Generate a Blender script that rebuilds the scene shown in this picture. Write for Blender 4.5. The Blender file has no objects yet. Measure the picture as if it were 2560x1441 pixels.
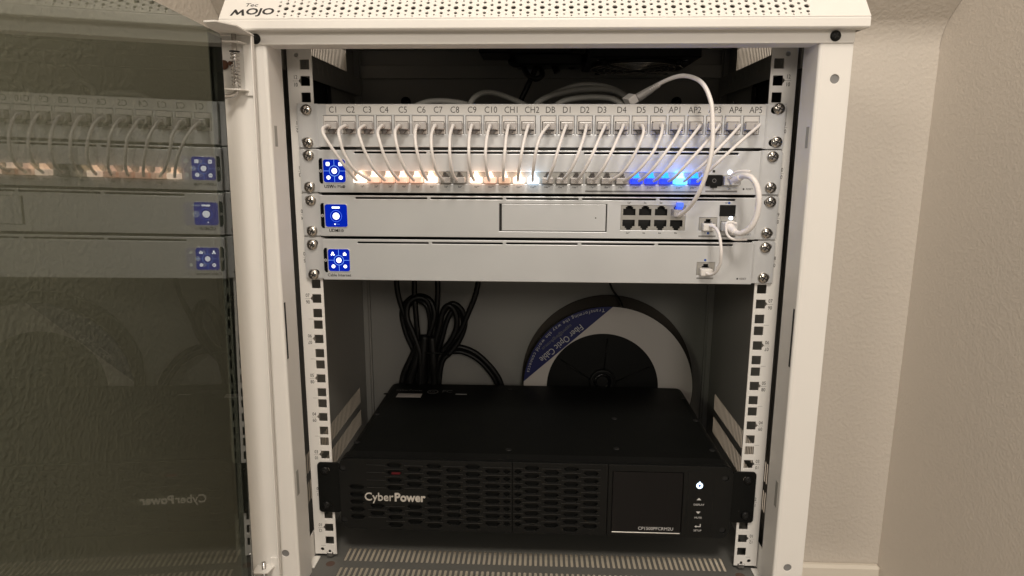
import bpy, bmesh, math, random
from mathutils import Vector, Matrix
random.seed(7)
PI = math.pi
S = 0.001                                   # everything below is written in millimetres
scene = bpy.context.scene
COL = scene.collection

# ------------------------------------------------------------------ camera, light, exposure
CAM = Vector((2.9926, -677.073, 434.508))
def _rot(w):
    return Matrix.Rotation(Vector(w).length, 3, Vector(w).normalized())
RM = _rot((0.191527553, 0.0414533548, 0.00785486826)) @ Matrix(((1, 0, 0), (0, 0, -1), (0, 1, 0)))
FPX = 1650.0
cam_data = bpy.data.cameras.new('camera')
cam_data.sensor_width = 36.0
cam_data.lens = FPX / 2560.0 * 36.0
cam_data.clip_start = 0.02
cam_data.clip_end = 50.0
cam = bpy.data.objects.new('camera', cam_data)
COL.objects.link(cam)
r0, r1, r2 = RM[0], RM[1], RM[2]
mw = Matrix(((r0[0], -r1[0], -r2[0]), (r0[1], -r1[1], -r2[1]), (r0[2], -r1[2], -r2[2]))).to_4x4()
mw.translation = CAM * S
cam.matrix_world = mw
scene.camera = cam

world = bpy.data.worlds.new('World')
scene.world = world
world.use_nodes = True
bg = world.node_tree.nodes['Background']
bg.inputs[0].default_value = (1.0, 0.93, 0.84, 1)
bg.inputs[1].default_value = 0.16

def ceiling_lamp(loc, aim, energy, size, color=(1.0, 0.895, 0.775)):
    d = bpy.data.lights.new('ceiling_lamp', 'AREA')
    d.shape = 'DISK'; d.size = size; d.energy = energy; d.color = color
    o = bpy.data.objects.new('ceiling_lamp', d); COL.objects.link(o)
    o.location = loc
    o.rotation_euler = (Vector(aim) - Vector(loc)).to_track_quat('-Z', 'Y').to_euler()
ceiling_lamp((0.10, -1.20, 1.70), (0.05, -0.05, 0.40), 19.0, 0.38)
ceiling_lamp((-1.5, -2.7, 1.20), (0.1, 0.0, 0.20), 18.0, 0.5)
ceiling_lamp((0.42, -3.0, 1.20), (0.1, 0.0, 0.10), 12.0, 0.45)

scene.view_settings.view_transform = 'Standard'
scene.view_settings.look = 'None'
scene.view_settings.exposure = -0.08
scene.view_settings.gamma = 1.0
scene.view_settings.use_curve_mapping = False
scene.cycles.max_bounces = 10
scene.cycles.transparent_max_bounces = 12

def at(u, v, Y):
    """where the sight line through photo pixel (u, v) meets the plane of depth Y"""
    d = RM.transposed() @ Vector(((u - 1280) / FPX, (v - 720.5) / FPX, 1.0))
    return CAM + d * ((Y - CAM.y) / d.y)

# ------------------------------------------------------------------ materials
MATS = {}
def mat(name, col, rough=0.5, metal=0.0, var=0.0, vscale=40.0, bump=0.0, bscale=300.0, bdist=0.0004,
        emit=None, estr=0.0, spec=0.5, trans=0.0, alpha=1.0):
    m = bpy.data.materials.new(name); m.use_nodes = True
    nt = m.node_tree; b = nt.nodes['Principled BSDF']
    b.inputs['Base Color'].default_value = (*col, 1)
    b.inputs['Roughness'].default_value = rough
    b.inputs['Metallic'].default_value = metal
    b.inputs['Specular IOR Level'].default_value = spec
    b.inputs['Transmission Weight'].default_value = trans
    b.inputs['Alpha'].default_value = alpha
    tc = nt.nodes.new('ShaderNodeTexCoord')
    if var > 0:
        n = nt.nodes.new('ShaderNodeTexNoise'); n.inputs['Scale'].default_value = vscale; n.inputs['Detail'].default_value = 6
        nt.links.new(tc.outputs['Object'], n.inputs['Vector'])
        mx = nt.nodes.new('ShaderNodeMix'); mx.data_type = 'RGBA'
        mx.inputs[6].default_value = (*[c * (1 - var) for c in col], 1)
        mx.inputs[7].default_value = (*[min(1, c * (1 + var)) for c in col], 1)
        nt.links.new(n.outputs['Fac'], mx.inputs[0]); nt.links.new(mx.outputs[2], b.inputs['Base Color'])
        mr = nt.nodes.new('ShaderNodeMapRange')
        mr.inputs[3].default_value = max(0.02, rough - 0.08); mr.inputs[4].default_value = min(1, rough + 0.08)
        nt.links.new(n.outputs['Fac'], mr.inputs[0]); nt.links.new(mr.outputs[0], b.inputs['Roughness'])
    if bump > 0:
        n2 = nt.nodes.new('ShaderNodeTexNoise'); n2.inputs['Scale'].default_value = bscale; n2.inputs['Detail'].default_value = 3
        nt.links.new(tc.outputs['Object'], n2.inputs['Vector'])
        bp = nt.nodes.new('ShaderNodeBump'); bp.inputs['Strength'].default_value = bump; bp.inputs['Distance'].default_value = bdist
        nt.links.new(n2.outputs['Fac'], bp.inputs['Height']); nt.links.new(bp.outputs[0], b.inputs['Normal'])
    if emit:
        b.inputs['Emission Color'].default_value = (*emit, 1); b.inputs['Emission Strength'].default_value = estr
    MATS[name] = m
    return m

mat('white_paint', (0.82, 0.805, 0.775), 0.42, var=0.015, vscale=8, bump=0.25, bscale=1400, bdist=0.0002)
mat('shaded_paint', (0.35, 0.345, 0.325), 0.5, var=0.02, vscale=8, bump=0.2, bscale=1400, bdist=0.0002)  # the cabinet's white paint, with the interior's shade put into its colour
mat('shaded_tray_paint', (0.125, 0.125, 0.117), 0.5, var=0.05, vscale=20, bump=0.2, bscale=1400, bdist=0.0002)  # white floor panel, darkened in colour to stand for the shade on it
mat('silver', (0.66, 0.675, 0.69), 0.38, metal=0.4, var=0.05, vscale=14, bump=0.25, bscale=2600, bdist=0.0001)
mat('zinc', (0.70, 0.71, 0.72), 0.36, metal=0.45, var=0.03, vscale=60, bump=0.2, bscale=2600, bdist=0.0001)
mat('jack_white', (0.74, 0.72, 0.70), 0.4, var=0.02)
mat('label_tape', (0.72, 0.715, 0.70), 0.32, var=0.01)
mat('ink', (0.018, 0.017, 0.018), 0.5, var=0.1)
mat('grey_ink', (0.22, 0.22, 0.22), 0.5, var=0.1)
mat('blue_ink', (0.03, 0.10, 0.42), 0.5, var=0.1)
mat('nickel', (0.62, 0.58, 0.53), 0.16, metal=1.0, var=0.08, vscale=200)
mat('steel', (0.55, 0.54, 0.53), 0.25, metal=1.0, var=0.08, vscale=200)
mat('port_metal', (0.50, 0.49, 0.46), 0.35, metal=0.7, var=0.08, vscale=120)
mat('dark', (0.012, 0.012, 0.012), 0.6, var=0.2)
mat('black_plastic', (0.0085, 0.0088, 0.0085), 0.42, spec=0.2, var=0.15, vscale=60, bump=0.15, bscale=1800, bdist=0.0001)
mat('black_metal', (0.006, 0.0064, 0.006), 0.5, spec=0.14, var=0.1, vscale=25, bump=0.3, bscale=2200, bdist=0.0001)
mat('black_gloss', (0.005, 0.005, 0.006), 0.08, spec=0.28, var=0.1)
mat('rib_black', (0.02, 0.02, 0.02), 0.3, var=0.1)
mat('cord_black', (0.007, 0.007, 0.007), 0.4, spec=0.35, var=0.15, vscale=50)
mat('cord_white', (0.84, 0.81, 0.80), 0.38, var=0.02, vscale=40)
mat('cord_grey', (0.36, 0.36, 0.335), 0.45, var=0.05, vscale=40)
mat('plug_grey', (0.46, 0.44, 0.43), 0.25, var=0.04, vscale=90)
mat('plug_dark', (0.12, 0.11, 0.105), 0.3, var=0.1, vscale=90)
mat('clear', (0.70, 0.68, 0.66), 0.15, var=0.03, alpha=0.45)
mat('rust', (0.085, 0.034, 0.016), 0.7, var=0.35, vscale=300)
mat('brown_hole', (0.10, 0.06, 0.045), 0.6, var=0.2)
mat('paper', (0.62, 0.58, 0.56), 0.65, var=0.03, vscale=20)
mat('blue_print', (0.010, 0.015, 0.11), 0.5, var=0.1)
mat('cardboard', (0.06, 0.05, 0.04), 0.8, var=0.15, vscale=30)
mat('print_white', (0.62, 0.62, 0.62), 0.5, var=0.05)
mat('print_dim', (0.2, 0.2, 0.2), 0.5, var=0.05)
mat('logo_silver', (0.62, 0.59, 0.55), 0.35, metal=0.25, var=0.05)
mat('floor', (0.36, 0.31, 0.25), 0.5, var=0.1, vscale=6)
mat('skirting', (0.82, 0.77, 0.68), 0.45, var=0.03, vscale=8, bump=0.15, bscale=60, bdist=0.001)
mat('red_part', (0.12, 0.010, 0.014), 0.4, var=0.1)
mat('screen_blue', (0.0, 0.003, 0.03), 0.15, spec=0.2, emit=(0.001, 0.018, 0.45), estr=0.9, var=0.1)
mat('screen_line', (0.1, 0.2, 0.5), 0.3, emit=(0.18, 0.42, 1.0), estr=0.9, var=0.05)
mat('screen_ring', (0.1, 0.2, 0.5), 0.3, emit=(0.03, 0.12, 0.95), estr=0.9, var=0.05)
mat('screen_white', (0.8, 0.8, 0.8), 0.3, emit=(0.9, 0.95, 1.0), estr=1.6, var=0.02)
mat('led_white', (0.8, 0.8, 0.8), 0.3, emit=(0.70, 0.82, 1.0), estr=6.0, var=0.02)
mat('power_led', (0.8, 0.8, 0.8), 0.3, emit=(0.55, 0.78, 1.0), estr=2.6, var=0.02)
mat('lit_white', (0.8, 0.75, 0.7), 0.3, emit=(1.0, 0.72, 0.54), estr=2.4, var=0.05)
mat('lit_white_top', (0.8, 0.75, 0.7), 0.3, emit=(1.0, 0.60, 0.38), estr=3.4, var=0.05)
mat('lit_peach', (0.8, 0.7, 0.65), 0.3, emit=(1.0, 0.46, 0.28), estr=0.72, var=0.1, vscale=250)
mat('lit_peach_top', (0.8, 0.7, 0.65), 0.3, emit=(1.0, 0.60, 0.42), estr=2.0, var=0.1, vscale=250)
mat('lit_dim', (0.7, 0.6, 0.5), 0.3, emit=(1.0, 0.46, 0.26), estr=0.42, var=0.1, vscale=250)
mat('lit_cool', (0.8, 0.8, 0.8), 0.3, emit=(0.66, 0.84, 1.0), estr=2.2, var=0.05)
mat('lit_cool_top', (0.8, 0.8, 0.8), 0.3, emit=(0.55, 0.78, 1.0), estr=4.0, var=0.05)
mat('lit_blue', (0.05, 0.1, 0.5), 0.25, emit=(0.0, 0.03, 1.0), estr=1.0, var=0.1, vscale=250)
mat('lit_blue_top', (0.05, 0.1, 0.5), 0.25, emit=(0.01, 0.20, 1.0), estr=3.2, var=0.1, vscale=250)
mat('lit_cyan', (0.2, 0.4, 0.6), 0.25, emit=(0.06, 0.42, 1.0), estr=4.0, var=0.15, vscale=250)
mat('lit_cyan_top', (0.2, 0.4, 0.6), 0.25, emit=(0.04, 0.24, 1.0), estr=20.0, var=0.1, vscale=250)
mat('lit_bluelatch', (0.1, 0.2, 0.6), 0.2, emit=(0.03, 0.10, 1.0), estr=0.8, var=0.1)

def specks(name, col, scale, thresh, amount):
    """dust or scuffs: sparse small flecks of another colour"""
    nt = MATS[name].node_tree; b = nt.nodes['Principled BSDF']
    tc = [n for n in nt.nodes if n.type == 'TEX_COORD'][0]
    n = nt.nodes.new('ShaderNodeTexNoise'); n.inputs['Scale'].default_value = scale; n.inputs['Detail'].default_value = 4
    nt.links.new(tc.outputs['Object'], n.inputs['Vector'])
    mr = nt.nodes.new('ShaderNodeMapRange'); mr.inputs[1].default_value = thresh; mr.inputs[2].default_value = thresh + 0.04
    mr.inputs[3].default_value = 0.0; mr.inputs[4].default_value = amount
    nt.links.new(n.outputs['Fac'], mr.inputs[0])
    mx = nt.nodes.new('ShaderNodeMix'); mx.data_type = 'RGBA'; mx.inputs[7].default_value = (*col, 1)
    src = b.inputs['Base Color'].links[0].from_socket
    nt.links.new(mr.outputs[0], mx.inputs[0]); nt.links.new(src, mx.inputs[6]); nt.links.new(mx.outputs[2], b.inputs['Base Color'])
specks('black_metal', (0.09, 0.085, 0.08), 420, 0.735, 0.7)
specks('black_plastic', (0.07, 0.065, 0.06), 380, 0.74, 0.6)
specks('white_paint', (0.25, 0.21, 0.17), 130, 0.785, 0.8)
specks('silver', (0.45, 0.44, 0.43), 260, 0.765, 0.6)
specks('paper', (0.35, 0.32, 0.30), 40, 0.70, 0.4)

def wall_material(name, col, scale, strength):
    m = mat(name, col, 0.75, var=0.03, vscale=3.0)
    nt = m.node_tree; b = nt.nodes['Principled BSDF']
    tc = [n for n in nt.nodes if n.type == 'TEX_COORD'][0]
    n1 = nt.nodes.new('ShaderNodeTexNoise'); n1.inputs['Scale'].default_value = scale; n1.inputs['Detail'].default_value = 2.5
    n1.inputs['Roughness'].default_value = 0.45; n1.inputs['Distortion'].default_value = 0.15
    n2 = nt.nodes.new('ShaderNodeTexNoise'); n2.inputs['Scale'].default_value = scale * 0.28; n2.inputs['Detail'].default_value = 2
    for n in (n1, n2): nt.links.new(tc.outputs['Object'], n.inputs['Vector'])
    cr = nt.nodes.new('ShaderNodeValToRGB'); cr.color_ramp.elements[0].position = 0.40; cr.color_ramp.elements[1].position = 0.66
    nt.links.new(n1.outputs['Fac'], cr.inputs[0])
    ad = nt.nodes.new('ShaderNodeMath'); ad.operation = 'MULTIPLY_ADD'; ad.inputs[1].default_value = 0.8
    nt.links.new(n2.outputs['Fac'], ad.inputs[0]); nt.links.new(cr.outputs[0], ad.inputs[2])
    bp = nt.nodes.new('ShaderNodeBump'); bp.inputs['Strength'].default_value = strength; bp.inputs['Distance'].default_value = 0.0022
    nt.links.new(ad.outputs[0], bp.inputs['Height']); nt.links.new(bp.outputs[0], b.inputs['Normal'])
    return m
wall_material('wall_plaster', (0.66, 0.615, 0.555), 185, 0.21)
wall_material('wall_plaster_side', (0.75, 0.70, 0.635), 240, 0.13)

def glass_material():
    m = bpy.data.materials.new('tinted_glass'); m.use_nodes = True
    nt = m.node_tree; nt.nodes.clear()
    out = nt.nodes.new('ShaderNodeOutputMaterial'); mx = nt.nodes.new('ShaderNodeMixShader')
    fr = nt.nodes.new('ShaderNodeFresnel'); fr.inputs[0].default_value = 1.5
    geo = nt.nodes.new('ShaderNodeNewGeometry')
    tr = nt.nodes.new('ShaderNodeBsdfTransparent'); tr.inputs[0].default_value = (0.53, 0.555, 0.51, 1)
    gl = nt.nodes.new('ShaderNodeBsdfGlossy'); gl.inputs['Roughness'].default_value = 0.0
    gl.inputs['Color'].default_value = (0.96, 0.98, 0.96, 1)
    # outside and inside faces reflect alike: use an air-side Fresnel term on both
    iv = nt.nodes.new('ShaderNodeMix'); iv.data_type = 'FLOAT'
    iv.inputs[2].default_value = 1.62; iv.inputs[3].default_value = 1 / 1.62
    nt.links.new(geo.outputs['Backfacing'], iv.inputs[0]); 
    nt.links.new(iv.outputs[0], fr.inputs[0])
    nt.links.new(fr.outputs[0], mx.inputs[0]); nt.links.new(tr.outputs[0], mx.inputs[1]); nt.links.new(gl.outputs[0], mx.inputs[2])
    nt.links.new(mx.outputs[0], out.inputs[0])
    MATS['tinted_glass'] = m
glass_material()

# ------------------------------------------------------------------ mesh helpers (input in mm, mesh data in metres)
def to_mesh(verts, faces, smooth=False, name='m'):
    me = bpy.data.meshes.new(name)
    me.from_pydata([(x * S, y * S, z * S) for x, y, z in verts], [], faces)
    if smooth:
        for p in me.polygons: p.use_smooth = True
    return me

def bm_mesh(bm, smooth=False):
    for v in bm.verts: v.co *= S
    me = bpy.data.meshes.new('m'); bm.normal_update(); bm.to_mesh(me); bm.free()
    if smooth:
        for p in me.polygons: p.use_smooth = True
    return me

def add_box(bm, x0, x1, y0, y1, z0, z1, bevel=0.0, seg=1):
    r = bmesh.ops.create_cube(bm, size=1.0)
    vs = r['verts']
    for v in vs:
        v.co = Vector(((x0 + x1) / 2 + v.co.x * (x1 - x0), (y0 + y1) / 2 + v.co.y * (y1 - y0), (z0 + z1) / 2 + v.co.z * (z1 - z0)))
    if bevel > 0:
        es = list({e for v in vs for e in v.link_edges})
        bmesh.ops.bevel(bm, geom=es, offset=bevel, segments=seg, profile=0.5, affect='EDGES')

def box(x0, x1, y0, y1, z0, z1, bevel=0.0, seg=1):
    bm = bmesh.new(); add_box(bm, x0, x1, y0, y1, z0, z1, bevel, seg); return bm_mesh(bm)

def boxes(lst, bevel=0.0):
    bm = bmesh.new()
    for b in lst: add_box(bm, *b, bevel)
    return bm_mesh(bm)

def lathe(profile, n=24, axis='Y', smooth=True):
    """profile: (radius, along) pairs; revolved round the axis"""
    vs, fs = [], []
    for r, h in profile:
        for k in range(n):
            a = 2 * PI * k / n; c, s = r * math.cos(a), r * math.sin(a)
            vs.append((c, h, s) if axis == 'Y' else ((c, s, h) if axis == 'Z' else (h, c, s)))
    for i in range(len(profile) - 1):
        for k in range(n):
            a, b = i * n + k, i * n + (k + 1) % n
            fs.append((a, b, b + n, a + n))
    fs.append(tuple(range(n))); fs.append(tuple(range((len(profile) - 1) * n, len(profile) * n)))
    me = to_mesh(vs, fs, smooth)
    bm = bmesh.new(); bm.from_mesh(me); bmesh.ops.recalc_face_normals(bm, faces=bm.faces); bm.to_mesh(me); bm.free()
    if smooth: me.polygons[len(me.polygons) - 1].use_smooth = me.polygons[len(me.polygons) - 2].use_smooth = False
    return me

def smooth_path(pts, n=8, closed=False):
    pts = [Vector(p) for p in pts]; out = []
    m = len(pts)
    for i in range(m if closed else m - 1):
        if closed: p0, p1, p2, p3 = pts[i - 1], pts[i], pts[(i + 1) % m], pts[(i + 2) % m]
        else:
            p1, p2 = pts[i], pts[i + 1]
            p0 = pts[i - 1] if i > 0 else p1 * 2 - p2
            p3 = pts[i + 2] if i + 2 < m else p2 * 2 - p1
        for k in range(n):
            t = k / n
            out.append(0.5 * ((2 * p1) + (p2 - p0) * t + (2 * p0 - 5 * p1 + 4 * p2 - p3) * t * t + (3 * p1 - p0 - 3 * p2 + p3) * t ** 3))
    if not closed: out.append(pts[-1])
    return out

def tube(pts, r, seg=10, n=8, closed=False, raw=False):
    path = [Vector(p) for p in pts] if raw else smooth_path(pts, n, closed)
    m = len(path); vs, fs = [], []
    def tan(i):
        if closed: return (path[(i + 1) % m] - path[i - 1]).normalized()
        return (path[min(i + 1, m - 1)] - path[max(i - 1, 0)]).normalized()
    t = tan(0); up = Vector((0, 0, 1)) if abs(t.z) < 0.9 else Vector((1, 0, 0))
    nrm = (up - t * up.dot(t)).normalized()
    for i in range(m):
        t = tan(i); nrm = (nrm - t * nrm.dot(t)).normalized(); b = t.cross(nrm)
        rr = r(i / max(1, m - 1)) if callable(r) else r
        for k in range(seg):
            a = 2 * PI * k / seg
            vs.append(path[i] + (nrm * math.cos(a) + b * math.sin(a)) * rr)
    for i in range(m if closed else m - 1):
        for k in range(seg):
            a, b2 = i * seg + k, i * seg + (k + 1) % seg
            c, d = ((i + 1) % m) * seg + k, ((i + 1) % m) * seg + (k + 1) % seg
            fs.append((a, b2, d, c))
    if not closed:
        fs.append(tuple(reversed(range(seg)))); fs.append(tuple(range((m - 1) * seg, m * seg)))
    me = to_mesh(vs, fs, True)
    return me

PLANES = {'XZ': lambda a, b, c: (a, -c, b), 'XY': lambda a, b, c: (a, b, c), 'YZ': lambda a, b, c: (c, a, b)}
def curve_mesh(cu, fn):
    ob = bpy.data.objects.new('tmp', cu)
    me = bpy.data.meshes.new_from_object(ob)
    bpy.data.objects.remove(ob)
    for v in me.vertices: v.co = fn(*v.co)
    return me

def plate(outer, holes, depth, t, plane='XZ', bevel=0.0, fn=None):
    """flat sheet with real cut-outs. depth = coordinate of its front face, t = thickness behind it"""
    cu = bpy.data.curves.new('tmp', 'CURVE'); cu.dimensions = '2D'; cu.fill_mode = 'BOTH'
    cu.extrude = max(0.0, t / 2 - bevel) * S; cu.bevel_depth = bevel * S; cu.bevel_resolution = 1
    if bevel: cu.offset = -bevel * S
    for poly in [outer] + list(holes):
        sp = cu.splines.new('POLY'); sp.points.add(len(poly) - 1); sp.use_cyclic_u = True
        for p, q in zip(sp.points, poly): p.co = (q[0] * S, q[1] * S, 0, 1)
    base = fn or PLANES[plane]
    off = {'XZ': (0, depth + t / 2, 0), 'XY': (0, 0, depth - t / 2), 'YZ': (depth - t / 2, 0, 0)}[plane] if fn is None else (0, 0, 0)
    me = curve_mesh(cu, lambda a, b, c: Vector(base(a, b, c)) + Vector(off) * S)
    for p in me.polygons: p.use_smooth = False
    return me

def rect(x0, x1, z0, z1): return [(x0, z0), (x1, z0), (x1, z1), (x0, z1)]
def rrect(x0, x1, z0, z1, r, n=5):
    out = []
    for cx, cz, a0 in ((x1 - r, z1 - r, 0), (x0 + r, z1 - r, 90), (x0 + r, z0 + r, 180), (x1 - r, z0 + r, 270)):
        for k in range(n + 1):
            a = math.radians(a0 + 90 * k / n); out.append((cx + r * math.cos(a), cz + r * math.sin(a)))
    return out
def circ(cx, cz, r, n=16): return [(cx + r * math.cos(2 * PI * k / n), cz + r * math.sin(2 * PI * k / n)) for k in range(n)]

def text_mesh(s, size, align='CENTER', bold=0.0, fn=None, extr=0.04, squeeze=1.0):
    cu = bpy.data.curves.new('tmp', 'FONT'); cu.body = s; cu.size = size * S
    cu.align_x = align; cu.align_y = 'CENTER'; cu.offset = bold * size * S; cu.extrude = extr * S; cu.resolution_u = 3
    f = fn or PLANES['XZ']
    return curve_mesh(cu, lambda a, b, c: f(a * squeeze, b, c))
def rot2(f, ang):
    c, s = math.cos(ang), math.sin(ang)
    return lambda a, b, d: f(a * c - b * s, a * s + b * c, d)

ORIG = {}
def put(name, me, m, parent=None, loc=(0, 0, 0)):
    """one mesh object; loc is where the mesh's own zero stands (world mm, or door-local under the door)"""
    o = bpy.data.objects.new(name, me)
    COL.objects.link(o)
    if m and not me.materials: me.materials.append(MATS[m])
    w = Vector(loc)
    if parent is not None:
        o.parent = parent; o.location = (w - ORIG.get(parent, Vector((0, 0, 0)))) * S
    else: o.location = w * S
    ORIG[o] = w
    return o
def empty(name, loc, parent=None):
    o = bpy.data.objects.new(name, None); COL.objects.link(o); o.empty_display_size = 0.02
    w = Vector(loc)
    if parent is not None: o.parent = parent; o.location = (w - ORIG[parent]) * S
    else: o.location = w * S
    ORIG[o] = w
    return o
def tag(o, label, cat, group=None):
    o['label'] = label; o['category'] = cat
    if group: o['group'] = group
    return o
def structure(o): o['kind'] = 'structure'; return o
def text(s, u, v, Y, size, parent, m='ink', name='lettering', **k):
    p = at(u, v, Y)
    return put(name, text_mesh(s, size, **k), m, parent, p)

# ------------------------------------------------------------------ the setting
WY = 318.0
ZS, KS = 609.0, 0.86            # where the sloped ceiling starts on the back wall, and its slope
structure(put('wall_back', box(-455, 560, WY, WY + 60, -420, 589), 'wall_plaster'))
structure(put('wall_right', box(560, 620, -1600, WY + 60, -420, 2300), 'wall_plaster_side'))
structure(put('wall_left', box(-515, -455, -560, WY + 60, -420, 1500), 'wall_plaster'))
structure(put('floor', box(-2200, 560, -1600, WY + 30, -470, -420), 'floor'))
def slope_prism():
    y1 = -900.0; th = PI / 2 - math.atan(KS); R = 52.0      # wall turns into the slope in a soft plaster curve
    arc = [(WY - R * (1 - math.cos(th * k / 24)), 589 + R * math.sin(th * k / 24)) for k in range(25)]
    ye, ze = arc[-1]
    pr = arc + [(y1, ze + (ye - y1) * KS), (y1, ze + (ye - y1) * KS + 80), (WY + 60, ze + 200), (WY + 60, 589)]
    n = len(pr)
    vs = [(x, y, z) for x in (-454.5, 559.5) for y, z in pr]
    fs = [(k, (k + 1) % n, n + (k + 1) % n, n + k) for k in range(n)] + [tuple(reversed(range(n))), tuple(range(n, 2 * n))]
    me = to_mesh(vs, fs)
    bm = bmesh.new(); bm.from_mesh(me); bmesh.ops.recalc_face_normals(bm, faces=bm.faces); bm.to_mesh(me); bm.free()
    return me
structure(put('sloped_ceiling', slope_prism(), 'wall_plaster'))
sk = structure(put('baseboard', boxes([(-454.5, 559.5, WY - 14, WY - 0.2, -419.5, -207)], 4.0), 'skirting'))

# ------------------------------------------------------------------ the cabinet
cab = tag(empty('network_cabinet', (0, 0, -16)), 'white metal wall cabinet with perforated top and its glass door swung open', 'cabinet')
ZT, ZB = 537.0, -16.0
IX = 265.0
# front frame: two posts and a fascia
post_m = {}
for s in (-1, 1):
    holes = [circ(s * 260.5, 505.4, 4.0), circ(s * 258.8, 29.0, 4.0)]
    xs = sorted((s * 247.5, s * 274.0))
    put('frame_post', plate(rect(xs[0], xs[1], -24, ZT), holes, -62, 1.4, bevel=0.4), 'white_paint', cab)
    for x, z in ((260.5, 505.4), (258.8, 29.0)):
        put('hole_plug', lathe([(3.95, 0), (3.95, 2)], 16), 'grey_ink', cab, (s * x, -60.9, z))
    # rounded inner corner and the return running back
    prof = []
    for k in range(7):
        a = math.radians(90 * k / 6); prof.append((247.5 - 2.6 * math.sin(a), -62 + 2.6 - 2.6 * math.cos(a)))
    prof += [(244.9, -27), (246.2, -24.2), (252, -24.2), (252, -25.6), (247.2, -25.6), (246.3, -28), (246.3, -58), (247.5, -60.6)]
    prof = [(s * x, y) for x, y in prof]
    zc = [-24, 240, 297, ZT + 8]
    vs, fs = [], []
    for z in zc:
        for x, y in prof: vs.append((x, y, z))
    n = len(prof)
    for i in range(len(zc) - 1):
        for k in range(n):
            a, b = i * n + k, i * n + (k + 1) % n
            fs.append((a, b, b + n, a + n))
    me = to_mesh(vs, fs); bm = bmesh.new(); bm.from_mesh(me); bmesh.ops.recalc_face_normals(bm, faces=bm.faces); bm.to_mesh(me); bm.free()
    ret = put('frame_return', me, 'white_paint', cab)
    # pressed marks and the slit in the return
    xa, xb = sorted((s * 244.7, s * 244.95))
    for z0, z1 in ((446, 465), (91, 118)):
        put('pressed_mark', box(xa, xb, -55, -49, z0, z1), 'shaded_paint', ret)
    put('slit', box(*sorted((s * 244.55, s * 245.0)), -58.6, -55.6, 240, 297), 'dark', ret)
    # side wall of the cabinet with its vents
    hs = []
    y = 20.0
    while y < 266:
        hs += [rrect(y - 1.75, y + 1.75, 72, 97, 1.5, 2), rrect(y - 1.75, y + 1.75, 36.5, 61.7, 1.5, 2)]
        if y > 30: hs.append(rrect(y - 1.75, y + 1.75, 553, 583, 1.5, 2))
        y += 6.0
    put('side_panel', plate(rect(-58, 312, -15, 588), hs, s * IX + (0.3 if s > 0 else 0), 0.3, 'YZ'), 'shaded_paint', cab)
    # rear corner post
    a, b = sorted((s * 257.0, s * 264.9))
    put('rear_post', box(a, b, 296, 304, -14, 587, 0.8), 'shaded_paint', cab)
    put('rear_seam', box(*sorted((s * 254.6, s * 257.2)), 299, 304.5, -14, 587, 0.4), 'shaded_paint', cab)
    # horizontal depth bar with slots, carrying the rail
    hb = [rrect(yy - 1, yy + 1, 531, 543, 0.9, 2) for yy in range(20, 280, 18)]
    put('depth_bar', plate(rect(0, 296, 523, 547), hb, s * 255.0, 1.6, 'YZ'), 'shaded_paint', cab)
    put('depth_bar', box(*sorted((s * 249.0, s * 255)), 3, 296, -14, 4), 'shaded_paint', cab)
    # black latch on the side wall
    lp = rrect(66, 176, 470, 531, 16, 6)
    la = put('panel_latch', plate(lp, [], s * 262.5 + (1.5 if s > 0 else 1.5), 3.0, 'YZ', bevel=0.6), 'black_plastic', cab)
    put('latch_slide', box(*sorted((s * 258.4, s * 261)), 150, 152, 502, 520, 0.4), 'black_gloss', la)
    put('side_rivet', lathe([(2.6, 0), (2.2, s * -1.6), (0.8, s * -2.2)], 14, 'X'), 'steel', cab, (s * 264.9, 262, 512))
put('fascia', box(-274, 274, -63.4, -62.1, 535.2, 546.8, 0.5), 'white_paint', cab)
put('fascia_lip', box(-270, 270, -62.0, -40, 535.2, 536.4), 'white_paint', cab)
def cross_screw(R, H, n=20, mats=('nickel', 'dark')):
    """domed cross-head screw pointing at -Y"""
    me = lathe([(R, 0), (R * 0.99, -H * 0.35), (R * 0.88, -H * 0.68), (R * 0.66, -H * 0.9), (R * 0.36, -H * 0.985), (R * 0.05, -H)], n)
    bm = bmesh.new(); bm.from_mesh(me); k0 = len(bm.faces)
    for ang in (0.5, 0.5 + PI / 2):
        r = bmesh.ops.create_cube(bm, size=1.0)
        M = Matrix.Rotation(ang, 4, 'Y') @ Matrix.Diagonal((R * 1.15 * S, H * 0.5 * S, R * 0.20 * S, 1))
        for v in r['verts']: v.co = M @ v.co + Vector((0, -H * 0.765 * S, 0))
    bm.to_mesh(me); bm.free()
    me.materials.append(MATS[mats[0]]); me.materials.append(MATS[mats[1]])
    for i, p in enumerate(me.polygons):
        if i >= k0: p.material_index = 1; p.use_smooth = False
    return me
SCREW = cross_screw(5.6, 3.4)
BSCREW = cross_screw(4.6, 2.4, mats=('black_plastic', 'dark'))
put('frame_screw', BSCREW, None, cab, (257.1, -63.4, 541.0))
put('frame_screw', BSCREW, None, cab, (-253.4, -63.4, 540.2))
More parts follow.
